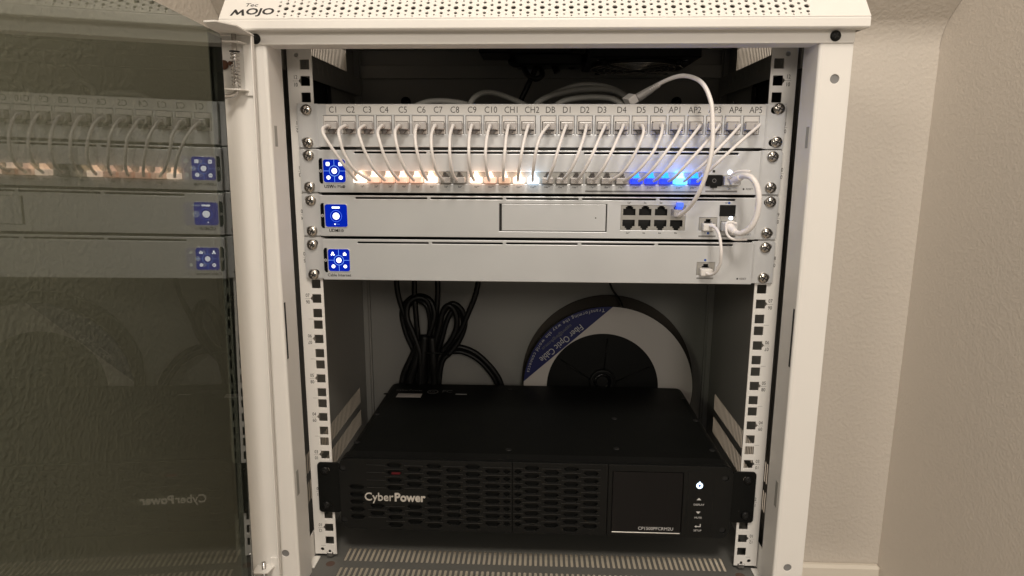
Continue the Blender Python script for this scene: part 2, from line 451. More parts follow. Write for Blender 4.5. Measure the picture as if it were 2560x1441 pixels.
# the lid: front lip, sloped perforated face, flat top
SL = math.radians(51); LY, LZ = -75.0, 554.0
es = (math.cos(SL), math.sin(SL)); en = (-math.sin(SL), math.cos(SL))
def slope_fn(a, b, c):     # a along X, b up the slope, c outward
    return (a, LY * S + b * es[0] + c * en[0], LZ * S + b * es[1] + c * en[1])
lid = empty('lid', (0, -75, 546), cab)
perf = []
x = -222.6; i = 0
while x < 232.5:
    perf.append(circ(x, 13.5, 2.25, 14))
    for sg in (-1, 1):
        perf.append(circ(x, 13.5 + sg * 6.6, 1.55, 12)); perf.append(circ(x, 13.5 + sg * 10.3, 0.9, 10))
    xm = x - 6.27
    for sg in (-1, 1):
        perf.append(circ(xm, 13.5 + sg * 3.4, 1.5, 12)); perf.append(circ(xm, 13.5 + sg * 8.6, 0.95, 10))
    x += 12.55
put('perforated_face', plate(rect(-280.5, 280.5, 0.8, 46), perf, 0, 1.2, fn=slope_fn), 'white_paint', lid)
lp = []
for k in range(6):
    a = math.radians(51 * k / 5)
    lp.append((LY + 0.2 - 2.0 * math.sin(PI / 2 - a) + 1.9, LZ - 1.1 + 2.0 * math.cos(PI / 2 - a)))
def strip(profile, x0, x1, closed=True, smooth=False):
    vs, fs = [], []
    n = len(profile)
    for x in (x0, x1):
        for y, z in profile: vs.append((x, y, z))
    for k in range(n if closed else n - 1): fs.append((k, (k + 1) % n, n + (k + 1) % n, n + k))
    if closed: fs += [tuple(reversed(range(n))), tuple(range(n, 2 * n))]
    me = to_mesh(vs, fs, smooth); bm = bmesh.new(); bm.from_mesh(me); bmesh.ops.recalc_face_normals(bm, faces=bm.faces); bm.to_mesh(me); bm.free()
    return me
lipp = [(-75.0, 547.0), (-75.0, 553.2), (-74.7, 554.4), (-73.9, 555.3), (-72.6, 555.6), (-73.6, 553.2), (-73.8, 547.6), (-62.2, 547.6), (-62.2, 546.0), (-74.2, 546.0)]
put('front_lip', strip(lipp, -280.5, 280.5), 'white_paint', lid)
ty, tz = LY + 46 * es[0], LZ + 46 * es[1]
put('top_sheet', box(-280.5, 280.5, ty - 0.4, 314, tz - 1.4, tz + 0.2), 'white_paint', lid)
for s in (-1, 1):
    a, b = sorted((s * 279.3, s * 280.4))
    vs = [(LY + 1, 546.2), (LY + 1, 553.6), (ty, tz - 1.5), (ty + 6, tz - 1.5), (ty + 6, 546.2)]
    put('lid_side', strip(vs, a, b), 'white_paint', lid)
def on_slope(x, b): return Vector((x, b * es[0] + 0.72 * en[0], b * es[1] + 0.72 * en[1]))
skew = lambda a, b, c: slope_fn(a + b * 0.08, b, c)
put('lettering', plate([(-6.6, -3.9), (-4.6, -3.9), (-3.4, 0.6), (-0.7, -2.9), (0.3, -2.9), (2.6, 0.6), (4.1, -3.9), (6.4, -3.9), (3.6, 4.0), (2.4, 4.0), (-0.1, 0.0), (-3.0, 4.0), (-4.3, 4.0)], [], 0, 0.1, fn=skew), 'ink', lid, on_slope(-264.5, 8.6))
put('lettering', text_mesh('OJO', 11.0, bold=0.026, fn=skew, extr=0.05, squeeze=1.22), 'ink', lid, on_slope(-245.3, 9.6))
put('lettering', text_mesh('Tec', 6.0, fn=lambda a, b, c: slope_fn(a + b * 0.25, b, c), extr=0.05, squeeze=1.3), 'ink', lid,
    Vector((-254.5, 0, 0)) + Vector((0, 18.2 * es[0] + 0.72 * en[0], 18.2 * es[1] + 0.72 * en[1])))
# roof, back, bottom
put('roof_panel', box(-264.9, 264.9, -40, 312, 587, 588.4), 'shaded_paint', cab)
put('back_panel', box(-264.9, 264.9, 304.6, 306, -15, 587), 'shaded_paint', cab)
put('back_cover', plate(rrect(-153, 167, 236, 470, 2, 2), [], 303.6, 0.9, bevel=0.3), 'shaded_paint', cab)
put('back_ledge', box(-255, 255, 296, 304, 548, 566, 0.8), 'shaded_paint', cab)
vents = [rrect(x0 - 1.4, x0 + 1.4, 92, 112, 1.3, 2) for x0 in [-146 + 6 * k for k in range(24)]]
put('back_vent', plate(rect(-150, 0, 80, 118), vents, 304.2, 0.3), 'shaded_paint', cab)
hs = []
x = -214.4
while x < 216:
    for y0, y1 in ((-5.6, 20), (-43, -17.2)):
        hs.append(rrect(x - 1.5, x + 1.5, y0, y1, 1.45, 3))
    x += 5.88
put('bottom_panel', plate(rect(-264.8, 264.8, -60, 304), hs + [circ(-229, -12, 5.2), circ(229, -12, 5.2)], -15, 0.6, 'XY'), 'shaded_tray_paint', cab)
for s in (-1, 1):
    put('rubber_plug', lathe([(5.1, 0), (5.1, 1.2)], 18, 'Z'), 'brown_hole', cab, (s * 229, -12, -16.4))
    bt = put('foot_bolt', lathe([(3.4, 0), (3.4, 9), (2.4, 10.5)], 14, 'Z'), 'dark', cab, (s * 233, 3, -15))
    put('nut', lathe([(5.8, 0), (5.8, 4.5), (5.0, 5.2)], 6, 'Z', False), 'steel', bt, (s * 233, 3, -13))
    a, b = sorted((s * 244.0, s * 252.5))
    put('rail_bracket', boxes([(a, b, -22, 0, -14.8, -13.4), (*sorted((s * 251.2, s * 252.5)), -22, 26, -14, 16)], 0.3), 'white_paint', cab)
    put('corner_block', box(*sorted((s * 246.5, s * 262)), -58, -24, -14.9, -2, 0.6), 'white_paint', cab)
# rails with square holes
def unit_z(k, j=0): return (k - 0.5) * 44.45 + j * 15.875
for s in (-1, 1):
    hs = []
    for k in range(1, 13):
        for j in (-1, 0, 1):
            z = unit_z(k, j); x = s * 232.55; h = 4.75
            if j == 0:
                sq = [(x - h, z - h), (x + h, z - h), (x + h, z + h), (x - h, z + h)]
                e = x + s * h
                bump = [(e, z - 2.6), (e + s * 1.2, z - 1.4), (e + s * 1.6, z - 0.8), (e + s * 2.2, z), (e + s * 1.6, z + 0.8), (e + s * 1.2, z + 1.4), (e, z + 2.6)]
                if s > 0: sq = [(x - h, z - h), (x + h, z - h)] + bump + [(x + h, z + h), (x - h, z + h)]
                else: sq = [(x - h, z - h), (x + h, z - h), (x + h, z + h), (x - h, z + h)] + bump[::-1]
                hs.append(sq)
            else: hs.append(rrect(x - h, x + h, z - h, z + h, 0.4, 1))
    hs += [circ(s * 240.5, 541.5 - 5.5, 2.3, 14), circ(s * 241.5, -5.0, 2.1, 14)]
    xs = sorted((s * 225, s * 250))
    if s < 0: rail_mesh = plate(rect(xs[0], xs[1], -10.8, 546), hs, 0, 1.8, bevel=0.35)
    else:
        rail_mesh = rail_mesh.copy(); rail_mesh.materials.clear()
        for v in rail_mesh.vertices: v.co.x = -v.co.x
        rail_mesh.flip_normals()
    rail = put('rail', rail_mesh, 'white_paint', cab)
    put('rail_flange', box(*sorted((s * 248.3, s * 250)), 1.7, 34, -10.5, 545.5, 0.3), 'white_paint', rail)
    for k in range(1, 13):
        z = unit_z(k); x = s * 242.2
        put('unit_mark', text_mesh('%02d' % k, 5.4, squeeze=0.78), 'ink', rail, (x, -0.12, z + 3.4))
        put('unit_mark', text_mesh('%02d' % (13 - k), 5.4, squeeze=0.78, fn=rot2(PLANES['XZ'], PI)), 'ink', rail, (x, -0.12, z - 3.4))
        put('unit_line', box(x - 2.8, x + 2.8, -0.14, -0.02, z - 0.12, z + 0.12), 'grey_ink', rail)
        put('unit_line', box(s * 240 - 2.6, s * 240 + 2.6, -0.14, -0.02, z - 22.35, z - 22.1), 'grey_ink', rail)

# ------------------------------------------------------------------ the glass door (hinged part of the cabinet)
DH = Vector((-262, -72, 0)); DA = math.radians(5.75); DT = math.radians(0.92)
door = bpy.data.objects.new('door', None); COL.objects.link(door); door.empty_display_size = 0.02
door.parent = cab; door.location = (DH - ORIG[cab]) * S; door.rotation_euler = (0, DT, DA)
ORIG[door] = Vector((0, 0, 0))          # parts of the door are given in its own axes
GX = -7.2
put('glass_pane', plate(rrect(-540, -56, 2, 533, 3, 3), [], GX, 5.0, 'YZ'), 'tinted_glass', door)
put('glass_border', box(GX - 5.9, GX - 5.2, -67, -40, 2.5, 532.5), 'dark', door)
put('edge_line', box(GX - 5.9, GX - 5.2, -68.0, -67.2, 2.5, 532.5), 'grey_ink', door)  # thin grey strip along the edge of the black border
st = []
put('stile', boxes([(-28, 1.2, 0, 1.4, -30, 541), (-28, -26.6, -9, 1.4, -30, 541)], 0.4), 'white_paint', door)
put('stile_lip', boxes([(-0.2, 1.2, -5, 0.2, -30, 541), (-8, -0.3, -2.2, -0.2, 490, 534), (-8, -0.3, -2.2, -0.2, -20, 32)], 0.35), 'white_paint', door)
tp = [(-30, 2), (1.2, 2), (1.2, -44), (-9, -60), (-20, -56), (-30, -8)]
put('stile_cap', plate(tp, [], 543, 1.6, 'XY', bevel=0.4), 'white_paint', door)
for z0, z1, up in ((492, 547, True), (-30, 30, False)):
    px, py = -13.5, -7.0
    pin = put('hinge_pin', tube([(px, py, z0 + (2 if up else -12)), (px, py, z1)], 2.1, 12, 1, raw=True), 'steel', door)
    if up: put('pin_tail', tube([(px, py, z0 + 2), (px - 1, py - 1, z0 - 1), (px - 4, py - 4, z0 - 3.5), (px - 9, py - 9, z0 - 4.5)], 2.1, 12, 5), 'steel', door)
    a0, a1 = (z0 + 5, z0 + 34) if up else (z0 - 14, z1 - 12)
    hel = [(px + 3.5 * math.cos(2 * PI * t * 9), py + 3.5 * math.sin(2 * PI * t * 9), a0 + (a1 - a0) * t) for t in [k / 144 for k in range(145)]]
    put('spring', tube(hel, 0.45, 6, raw=True), 'steel', door)
    if up: put('spring_ring', lathe([(4.4, 0), (4.4, 0.8)], 16, 'Z'), 'dark', door, (px, py, a1 + 0.5))
    zs = (z0 + 3, z0 + 43) if up else (z1 - 7,)
    for z in zs: put('pin_tab', plate([(px - 9, -14), (px + 6, -14), (px + 10, 0), (px - 9, 0)], [], z, 1.3, 'XY', bevel=0.3), 'white_paint', door)
rv = put('rivet', lathe([(4.2, 0), (4.0, -1.2), (2.0, -2.0)], 16, 'Y'), 'rust', door, (-25, -2.2, 516))
put('rivet', lathe([(2.4, 0), (2.0, -2.4)], 12, 'Y'), 'rust', door, (-18, -4.0, 517))
put('rivet', lathe([(2.6, 0), (2.0, -1.0)], 12, 'Y'), 'brown_hole', door, (-24, -0.2, 8))

# ------------------------------------------------------------------ rack devices
def ear_pair(dev, z0, z1, xl, xr, screws, ym=-2.0):
    """folded rack ears with two screws each; screws = ((u,v),...) left pair then right pair, in photo pixels"""
    for s, pair in ((-1, screws[:2]), (1, screws[2:])):
        xo = s * 241.3; xi = xl + 1.5 if s < 0 else xr - 1.5
        a, b = sorted((xo, xi))
        hs = [rrect(s * 232.55 - 5.6, s * 232.55 + 5.6, zz - 3.4, zz + 3.4, 3.3, 4) for zz in (z0 + 6.0, z1 - 6.0)]
        ear = put('rack_ear', plate(rrect(a, b, z0, z1, 2.2, 3), hs, ym - 1.6, 1.6, bevel=0.35), 'zinc', dev)
        for u, v in pair:
            p = at(u, v, ym - 3.2)
            put('screw', SCREW, None, ear, (p.x, ym - 1.62, p.z))

FY = -9.0
def slot_holes(segs, v0, v1, h=1.9):
    out = []
    for a, b in segs:
        p, q = at(a, v0 + (v1 - v0) * (a - 884) / 960, FY), at(b, v0 + (v1 - v0) * (b - 884) / 960, FY)
        out.append(rrect(p.x, q.x, (p.z + q.z) / 2 - h / 2, (p.z + q.z) / 2 + h / 2, h * 0.48, 2))
    return out
def device(name, label, cat, z0, z1, xl=-221.0, xr=219.5, holes=(), body=230.0):
    d = tag(empty(name, ((xl + xr) / 2, 0, z0)), label, cat)
    put('faceplate', plate(rect(xl, xr, z0, z1), holes, FY, 3.0, bevel=0.5), 'silver', d)
    put('chassis', boxes([(xl + 0.6, xr - 0.6, FY + 3.2, body, z1 - 1.4, z1 - 0.6), (xl + 0.6, xr - 0.6, FY + 3.2, body, z0 + 0.6, z0 + 1.4),
                          (xl + 0.6, xl + 1.6, FY + 3.2, body, z0 + 1.5, z1 - 1.5), (xr - 1.6, xr - 0.6, FY + 3.2, body, z0 + 1.5, z1 - 1.5),
                          (xl + 2, xr - 2, 6.2, body - 1, z0 + 1.6, z1 - 1.6)]), 'dark', d)
    return d
def zat(v, u=1280, Y=FY): return at(u, v, Y).z

# --- patch panel
JL = [437, 613, 791, 969, 1147, 1326, 1505, 1685, 1864, 2045, 2225, 2405]
JU = [700 + (j + 72) / 4 for j in JL] + [1340 + (j + 75) / 4 for j in (48, 229, 412, 595, 778, 962, 1147, 1333, 1520, 1706, 1892, 2078)]
PU = [c + 1.0 for c in JU]
jacks = [at(u, 314.6 - 2.6 * (k / 23), FY) for k, u in enumerate(JU)]
zj = sum(p.z for p in jacks) / 24
jx = [p.x for p in jacks]
PZ0, PZ1 = 446.7, 488.3
ph = [rect(x - 7.7, x + 7.7, zj - 8.9, zj + 8.9) for x in jx]
pp = device('patch_bay', 'silver patch panel with a row of labelled jacks C1 to AP5, topmost in the rack', 'patch panel', PZ0, PZ1, -219.5, 221.0, ph, 40)
ear_pair(pp, 446.0, 489.0, -219.5, 221.0, ((764.5, 275), (768.8, 357.5), (1949, 272), (1942.5, 355.8)))
names = ['C%d' % k for k in range(1, 11)] + ['CH1', 'CH2', 'DB'] + ['D%d' % k for k in range(1, 7)] + ['AP%d' % k for k in range(1, 6)]
lu = [833, 876, 918, 960, 1007, 1053, 1095, 1137, 1180, 1227, 1279, 1330, 1376, 1418, 1462, 1505, 1554, 1603, 1646, 1688, 1737, 1788, 1839, 1890]
zl = zat(275.3)
tapes = []
for a, b in ((815, 1254), (1254.6, 1664), (1664.6, 1914)):
    pa, pb = at(a, 276, FY), at(b, 276, FY)
    tapes.append(put('label_strip', box(pa.x, min(pb.x, 220.2), FY - 0.22, FY - 0.02, zl - 4.6, zl + 5.0, 0.06), 'label_tape', pp))
for k, (s_, u) in enumerate(zip(names, lu)):
    t = tapes[0 if u < 1254 else (1 if u < 1664 else 2)]
    put('lettering', text_mesh(s_, 8.6, squeeze=0.88, extr=0.02, bold=-0.004), 'ink', t, (at(u, 275, FY).x, FY - 0.27, zl - 0.2))
JM = plate(rect(-7.3, 7.3, -8.5, 8.5), [[(-6.2, -5.2), (-2.6, -5.2), (-2.6, -7.6), (2.6, -7.6), (2.6, -5.2), (6.2, -5.2), (6.2, 3.3), (-6.2, 3.3)]], 0, 2.0, bevel=0.3)
JB = boxes([(-7.2, 7.2, 2.1, 16, 3.4, 8.4), (-7.2, -6.3, 2.1, 16, -8.4, 3.3), (6.3, 7.2, 2.1, 16, -8.4, 3.3)])
JSTEP = box(-6.6, 6.6, -0.35, -0.02, 3.7, 8.1, 0.1)
for x in jx:
    j = put('jack', JM, 'jack_white', pp, (x, FY - 0.1, zj))
    put('jack_body', JB, 'jack_white', j, (x, FY - 0.1, zj))
    put('jack_shutter', JSTEP, 'jack_white', j, (x, FY - 0.1, zj))

# --- touch screen shared by the three lower devices
def touchscreen(dev, u0, u1, v0, v1, kind):
    a, b = at(u0, v0, FY), at(u1, v1, FY)
    w = (b.x - a.x); h = (a.z - b.z); cx, cz = (a.x + b.x) / 2, (a.z + b.z) / 2
    fr = put('touchscreen', plate(rrect(-w / 2, w / 2, -h / 2, h / 2, 2.4, 4), [], 0, 1.2, bevel=0.2), 'screen_blue', dev, (cx, FY - 0.9, cz))
    put('screen_rim', plate(rrect(-w / 2 - .5, w / 2 + .5, -h / 2 - .5, h / 2 + .5, 2.8, 4), [rrect(-w / 2, w / 2, -h / 2, h / 2, 2.4, 4)], 0, 0.8, bevel=0.15), 'zinc', fr, (cx, FY - 0.85, cz))
    F = (cx, FY - 1.0, cz)
    def icon(me, m='screen_white', name='icon'): return put(name, me, m, fr, F)
    def disc(x, z, r, n=20): return plate(circ(x, z, r, n), [], 0, 0.1)
    def ringm(x, z, r0, r1): return plate(circ(x, z, r1, 28), [circ(x, z, r0, 28)], 0, 0.1)
    if kind == 'grid':
        icon(disc(0, 0, 2.75)); icon(ringm(0, 0, 4.9, 5.35), 'screen_line', 'icon_ring')
        for q in ((-0.18, 0.18, 5.3, h / 2 - .1), (-0.18, 0.18, -h / 2 + .1, -5.3)): icon(plate(rect(*q), [], 0, 0.1), 'screen_line', 'divider')
        for q in ((-w / 2 + .1, -5.3, -0.18, 0.18), (5.3, w / 2 - .1, -0.18, 0.18)): icon(plate(rect(*q), [], 0, 0.1), 'screen_line', 'divider')
        icon(plate(rrect(-8.3, -4.5, 5.0, 8.8, 1.0, 3), [rrect(-6.9, -5.9, 6.5, 7.2, .2, 1)], 0, 0.1))
        icon(plate(rrect(4.6, 8.4, 5.0, 8.6, 0.7, 3), [], 0, 0.1))
        icon(plate(circ(-6.2, -6.6, 2.0, 20), [circ(-6.9, -6.6, .45, 8), circ(-5.5, -6.6, .45, 8)], 0, 0.1)); icon(disc(6.3, -6.6, 2.0))
    elif kind == 'grid2':
        icon(disc(0, 0, 2.7)); icon(ringm(0, 0, 4.8, 5.25), 'screen_line', 'icon_ring')
        for q in ((-0.18, 0.18, 5.2, h / 2 - .1), (-0.18, 0.18, -h / 2 + .1, -5.2)): icon(plate(rect(*q), [], 0, 0.1), 'screen_line', 'divider')
        for q in ((-w / 2 + .1, -5.2, -0.18, 0.18), (5.2, w / 2 - .1, -0.18, 0.18)): icon(plate(rect(*q), [], 0, 0.1), 'screen_line', 'divider')
        icon(disc(-6.2, 7.8, 0.95, 12)); icon(disc(-7.4, 5.7, 0.85, 12)); icon(disc(-5.0, 5.7, 0.85, 12))
        icon(plate([(-6.7, 7.6), (-7.7, 5.6), (-6.2, 6.4), (-4.7, 5.6), (-5.7, 7.6)], [], 0, 0.08))
        icon(plate([(4.6, 5.0), (8.0, 5.0), (8.0, 7.2), (7.0, 7.2), (7.0, 8.4), (5.6, 8.4), (5.6, 7.4), (4.6, 7.4)], [], 0, 0.1))
        icon(plate(circ(-6.0, -6.4, 1.9, 20), [circ(-6.6, -6.4, .45, 8), circ(-5.4, -6.4, .45, 8)], 0, 0.1)); icon(disc(6.4, -6.4, 1.8))
    else:
        icon(disc(0, -0.4, 3.5)); icon(ringm(0, -0.4, 5.6, 5.95), 'screen_ring', 'icon_ring')
        icon(plate(rect(-4.0, 4.0, 7.4, 9.2), [], 0, 0.1)); icon(disc(-1.5, -8.6, 0.7, 12))
        for k in range(3): icon(disc(0.3 + 1.2 * k, -8.6, 0.28, 8), 'screen_line')
    tab = put('touch_tab', plate([(-w / 2 - 1.0, -h / 2 - 1.2), (-w / 2 - 3.2, -h / 2 - 1.2), (-w / 2 - 4.6, -h / 2 + 1.0), (-w / 2 - 4.6, h / 2 - 1.0), (-w / 2 - 3.4, h / 2 + 1.2), (-w / 2 - 1.0, h / 2 + 1.2)], [], 0, 0.6, bevel=0.15), 'black_gloss', dev, (cx, FY - 0.5, cz))
    put('tab_mark', plate(circ(-w / 2 - 2.8, 0.0, 1.5, 16), [circ(-w / 2 - 2.8, 0.0, 1.05, 16)], 0, 0.1), 'print_white', tab, (cx, FY - 0.65, cz))
    put('tab_mark', boxes([(-w / 2 - 3.5, -w / 2 - 2.2, -0.1, 0, -0.18, 0.18), (-w / 2 - 3.5, -w / 2 - 3.1, -0.1, 0, -0.5, 0.5)]), 'print_white', tab, (cx, FY - 0.65, cz))
def bolt_mark(dev, u, v, r=1.5):
    p = at(u, v, FY)
    m = put('bolt_mark', plate(circ(0, 0, r, 18), [circ(0, 0, r * 0.66, 18)], 0, 0.1), 'ink', dev, (p.x, FY - 0.12, p.z))
    put('bolt_mark', plate([(0.1 * r, 0.62 * r), (-0.42 * r, -0.1 * r), (-0.05 * r, -0.1 * r), (-0.1 * r, -0.62 * r), (0.42 * r, 0.1 * r), (0.05 * r, 0.1 * r)], [], 0, 0.1), 'ink', dev, (p.x, FY - 0.12, p.z))
def grey_bar(dev, u0, u1, v, name='speed_bar', h=1.7):
    a, b = at(u0, v, FY), at(u1, v, FY)
    put(name, box(a.x, b.x, FY - 0.12, FY - 0.02, a.z - h / 2, a.z + h / 2), 'grey_ink', dev)
def reset(dev, u, v):
    p = at(u, v, FY)
    put('reset_hole', plate(circ(0, 0, 0.95, 14), [], 0, 0.1), 'ink', dev, (p.x, FY - 0.12, p.z))
    put('lettering', text_mesh('RESET', 2.6), 'ink', dev, (p.x + 5.6, FY - 0.12, p.z))
def rj_hole(cx, cz, up=True, w=11.6, h=6.8):
    s = 1 if up else -1
    pts = [(-w / 2, -h * .5 * s), (w / 2, -h * .5 * s), (w / 2, h * .30 * s), (w * .30, h * .30 * s), (w * .30, h * .52 * s), (w * .19, h * .52 * s), (w * .19, h * .76 * s), (-w * .19, h * .76 * s), (-w * .19, h * .52 * s), (-w * .30, h * .52 * s), (-w * .30, h * .30 * s), (-w / 2, h * .30 * s)]
    return [(cx + x, cz + z) for x, z in pts]

# --- switch
UZ0, UZ1 = 401.4, 443.8
PB = [(885, 1167.8), (1173.5, 1458.5), (1462.3, 1754.5)]
bank_z1, bank_z0 = zat(430.5), zat(461.0)
bank_x = [(at(a, 445, FY).x, at(b, 445, FY).x) for a, b in PB]
SEG_U = [(884, 1066), (1074.5, 1257.5), (1267, 1450), (1460, 1647.5), (1657, 1847.5)]
uh = slot_holes(SEG_U, 381.5, 385.2) + [rect(a, b, bank_z0, bank_z1) for a, b in bank_x]
sfp_a, sfp_b = at(1763.5, 438, FY), at(1847, 466.5, FY)
sw = device('network_switch', 'silver network switch with glowing white, orange and blue ports under the patch panel', 'switch', UZ0, UZ1, -221.0, 219.0, uh)
ear_pair(sw, 401.6, 444.6, -221.0, 219.0, ((770.5, 389.5), (773, 468.8), (1933, 392.5), (1927.5, 470)))
touchscreen(sw, 807.5, 865, 399, 456.5, 'grid')
text('USW', 822.5, 467, FY - .12, 4.4, sw, bold=0.02)
text('Pro Max', 843.5, 467, FY - .12, 4.2, sw)
bolt_mark(sw, 859.4, 467.0, 1.45)
port_x = []
for (a, b) in bank_x:
    w = (b - a); p8 = w / 8
    pxs = [a + p8 * (k + .5) for k in range(8)]
    port_x += pxs
    zc = bank_z0 + 4.6
    bank = put('port_bank', plate(rect(a + .15, b - .15, bank_z0 + .15, bank_z1 - .15), [rj_hole(x, zc, True, 11.4, 6.6) for x in pxs], FY + 0.9, 1.2), 'port_metal', sw)
    put('bank_void', box(a + .3, b - .3, FY + 6, FY + 14, bank_z0 + .3, bank_z1 - .3), 'dark', bank)
for k in range(24):
    u = 700 + (823, 962, 1102, 1241, 1381, 1520, 1660, 1800, 1968, 2108, 2248, 2388)[k] / 4 if k < 12 else (1332.5 if k == 12 else 1340 + (110, 250, 393, 565, 708, 852, 995, 1140, 1285, 1430, 1572)[k - 13] / 4)
    text('%dø*' % (k + 1) if k < 8 else '%dø**' % (k + 1), u, 466.5 + 3.6 * k / 23, FY - .12, 2.7, sw)
grey_bar(sw, 1462.5, 1753.8, 478.8); grey_bar(sw, 1763, 1842.5, 478.8)
text('25', 1782, 472.5, FY - .12, 2.7, sw); text('26', 1823, 472.5, FY - .12, 2.7, sw)
reset(sw, 1858.8, 473.3)
p = at(1784, 452, FY)
dp = put('port_cover', plate(rrect(-8.0, 8.0, -5.4, 5.6, 1.2, 3), [], 0, 3.4, bevel=0.5), 'black_plastic', sw, (p.x, FY - 2.6, p.z))
put('cover_tab', box(-3.2, 3.2, -0.6, 1.5, -7.0, -5.3, 0.2), 'black_plastic', dp, (p.x, FY - 2.2, p.z))
put('cover_mark', plate(circ(0, 0, 2.0, 16), [circ(0, 0, 1.5, 16)], 0, 0.1), 'grey_ink', dp, (p.x, FY - 2.66, p.z))
p = at(1784.7, 428.7, FY); put('port_lamp', box(-1.2, 1.2, -.15, 0, -1.2, 1.2), 'dark', sw, (p.x, FY - .02, p.z))
p = at(1825, 431, FY); put('port_lamp', lathe([(2.0, 0), (1.8, -0.6), (0.8, -0.9)], 16), 'led_white', sw, (p.x, FY - .02, p.z))
p = at(1824, 452, FY)
put('port_cage', plate(rect(-8.0, 8.2, -5.2, 5.4), [rect(-7.4, 7.6, -4.6, 4.8)], 0, 0.8), 'port_metal', sw, (p.x, FY - .82, p.z))
put('port_void', box(-7.3, 7.5, -.1, 0, -4.5, 4.7), 'dark', sw, (p.x, FY - .05, p.z))

# --- gateway
GZ0, GZ1 = 356.9, 398.6
SEG_G = [(887.5, 1068), (1075.8, 1257), (1264.5, 1447), (1455, 1641), (1649, 1839)]
ba, bb = at(1553, 514, FY), at(1711.5, 577, FY)
g9a, g9b = at(1748.5, 544, FY), at(1791.5, 577.5, FY)
cc_a, cc_b = at(1248, 509.5, FY), at(1516, 580.5, FY)
gz_dr0, gz_dr1 = zat(579.8, 1382), zat(510.2, 1382)
gh = slot_holes(SEG_G, 495.5, 500.5) + [rect(ba.x, bb.x, bb.z, ba.z), rect(g9a.x, g9b.x, g9b.z, g9a.z), rect(cc_a.x, cc_b.x, gz_dr0, gz_dr1)]
gw = device('gateway_router', 'silver gateway with eight dark ports in two rows and a blank drive bay', 'gateway', GZ0, GZ1, -221.0, 218.0, gh)
ear_pair(gw, 356.6, 399.8, -221.0, 218.0, ((775.8, 502.5), (779.5, 578.8), (1927.5, 506), (1917.5, 583.8)))
touchscreen(gw, 811.8, 869.8, 511, 568, 'plain')
text('UDM', 834.5, 577, FY - .12, 4.4, gw, bold=0.02); text('SE', 847, 577, FY - .12, 4.2, gw); bolt_mark(gw, 856, 577, 1.45)
dbay = put('drive_bay', plate(rect(cc_a.x + 2.6, cc_b.x - 1.1, gz_dr0 + .7, gz_dr1 - .3), [circ(at(1489, 546, FY).x, zat(546, 1489), 0.7, 12)], FY + 0.25, 1.4, bevel=0.35), 'silver', gw)
put('bay_hinge', box(cc_a.x + .2, cc_a.x + 2.4, FY + 2.5, FY + 4, gz_dr0 + .5, gz_dr1 - .5), 'dark', dbay)
put('bay_hinge', box(cc_a.x + .5, cc_b.x - .2, FY + 4.2, FY + 5, gz_dr0 + .3, gz_dr1 - .3), 'dark', dbay)
xs8 = [at(u, 545, FY).x for u in (1573, 1612.6, 1652.4, 1692.5)]
zu, zd = zat(529, 1630), zat(560.5, 1630)
bank = put('port_bank', plate(rect(ba.x + .15, bb.x - .15, bb.z + .15, ba.z - .15), [rj_hole(x, zu, True, 12.4, 8.2) for x in xs8] + [rj_hole(x - .4, zd, False, 12.4, 8.2) for x in xs8], FY + .3, 1.4), 'port_metal', gw)
put('bank_void', box(ba.x + .3, bb.x - .3, FY + 9, FY + 14, bb.z + .3, ba.z - .3), 'dark', bank)
for x in xs8:
    for z, s in ((zu, 1), (zd, -1)):
        xo = x if s > 0 else x - .4
        put('port_lamp', boxes([(xo - 5.9, xo - 3.9, FY + .7, FY + 1.4, *sorted((z + s * 2.8, z + s * 4.6))), (xo + 3.9, xo + 5.9, FY + .7, FY + 1.4, *sorted((z + s * 2.8, z + s * 4.6)))]), 'print_dim', bank)
for k, u in enumerate((1573, 1612.6, 1652.4, 1692.5)):
    text('%dø*' % (2 * k + 1) if k == 0 else '%dø' % (2 * k + 1), u, 507.6, FY - .12, 2.6, gw)
    text('%dø*' % (2 * k + 2) if k == 0 else '%dø' % (2 * k + 2), u - 3.5, 583.0, FY - .12, 2.6, gw)
def rj_port(dev, a, b, name='port'):
    cx, cz = (a.x + b.x) / 2, (a.z + b.z) / 2 - 1.0
    po = put(name, plate(rect(a.x + .2, b.x - .2, b.z + .2, a.z - .2), [rj_hole(cx, cz - .5, True, 12.8, 8.6)], FY + .3, 1.4), 'port_metal', dev)
    put('port_void', box(a.x + .4, b.x - .4, FY + 8, FY + 13, b.z + .4, a.z - .4), 'dark', po)
    put('port_lamp', box(cx + 2.6, cx + 6.2, FY + .7, FY + 1.6, cz + 2.0, cz + 3.8), 'grey_ink', po)
    return cx, cz
g9 = rj_port(gw, g9a, g9b)
text('9', 1762.5, 583.5, FY - .12, 2.7, gw)
p = at(1770, 583.5, FY); put('speed_mark', plate(circ(0, 0, 1.25, 16), [], 0, .1), 'blue_ink', gw, (p.x, FY - .12, p.z))
p = at(1823, 508, FY); put('speed_mark', plate(circ(0, 0, 1.25, 16), [], 0, .1), 'blue_ink', gw, (p.x, FY - .12, p.z))
text('10', 1815.5, 508, FY - .12, 2.7, gw)
grey_bar(gw, 1746, 1789, 591); grey_bar(gw, 1800, 1838, 591)
p = at(1818.5, 527, FY)
pc = put('port_cover', plate(rrect(-7.7, 7.7, -5.6, 5.6, .5, 2), [], 0, 2.0, bevel=0.3), 'black_plastic', gw, (p.x, FY - 1.4, p.z))
p = at(1818.5, 566, FY)
put('port_cage', boxes([(-7.9, -7.2, -1.2, 0, -5.6, 10.0), (7.2, 7.9, -1.2, 0, -5.6, 10.0), (-7.2, 7.2, -1.0, 0, 5.0, 9.9), (-7.2, 7.2, -1.0, 0, -5.6, -4.9)], .1), 'port_metal', gw, (p.x, FY - .02, p.z))
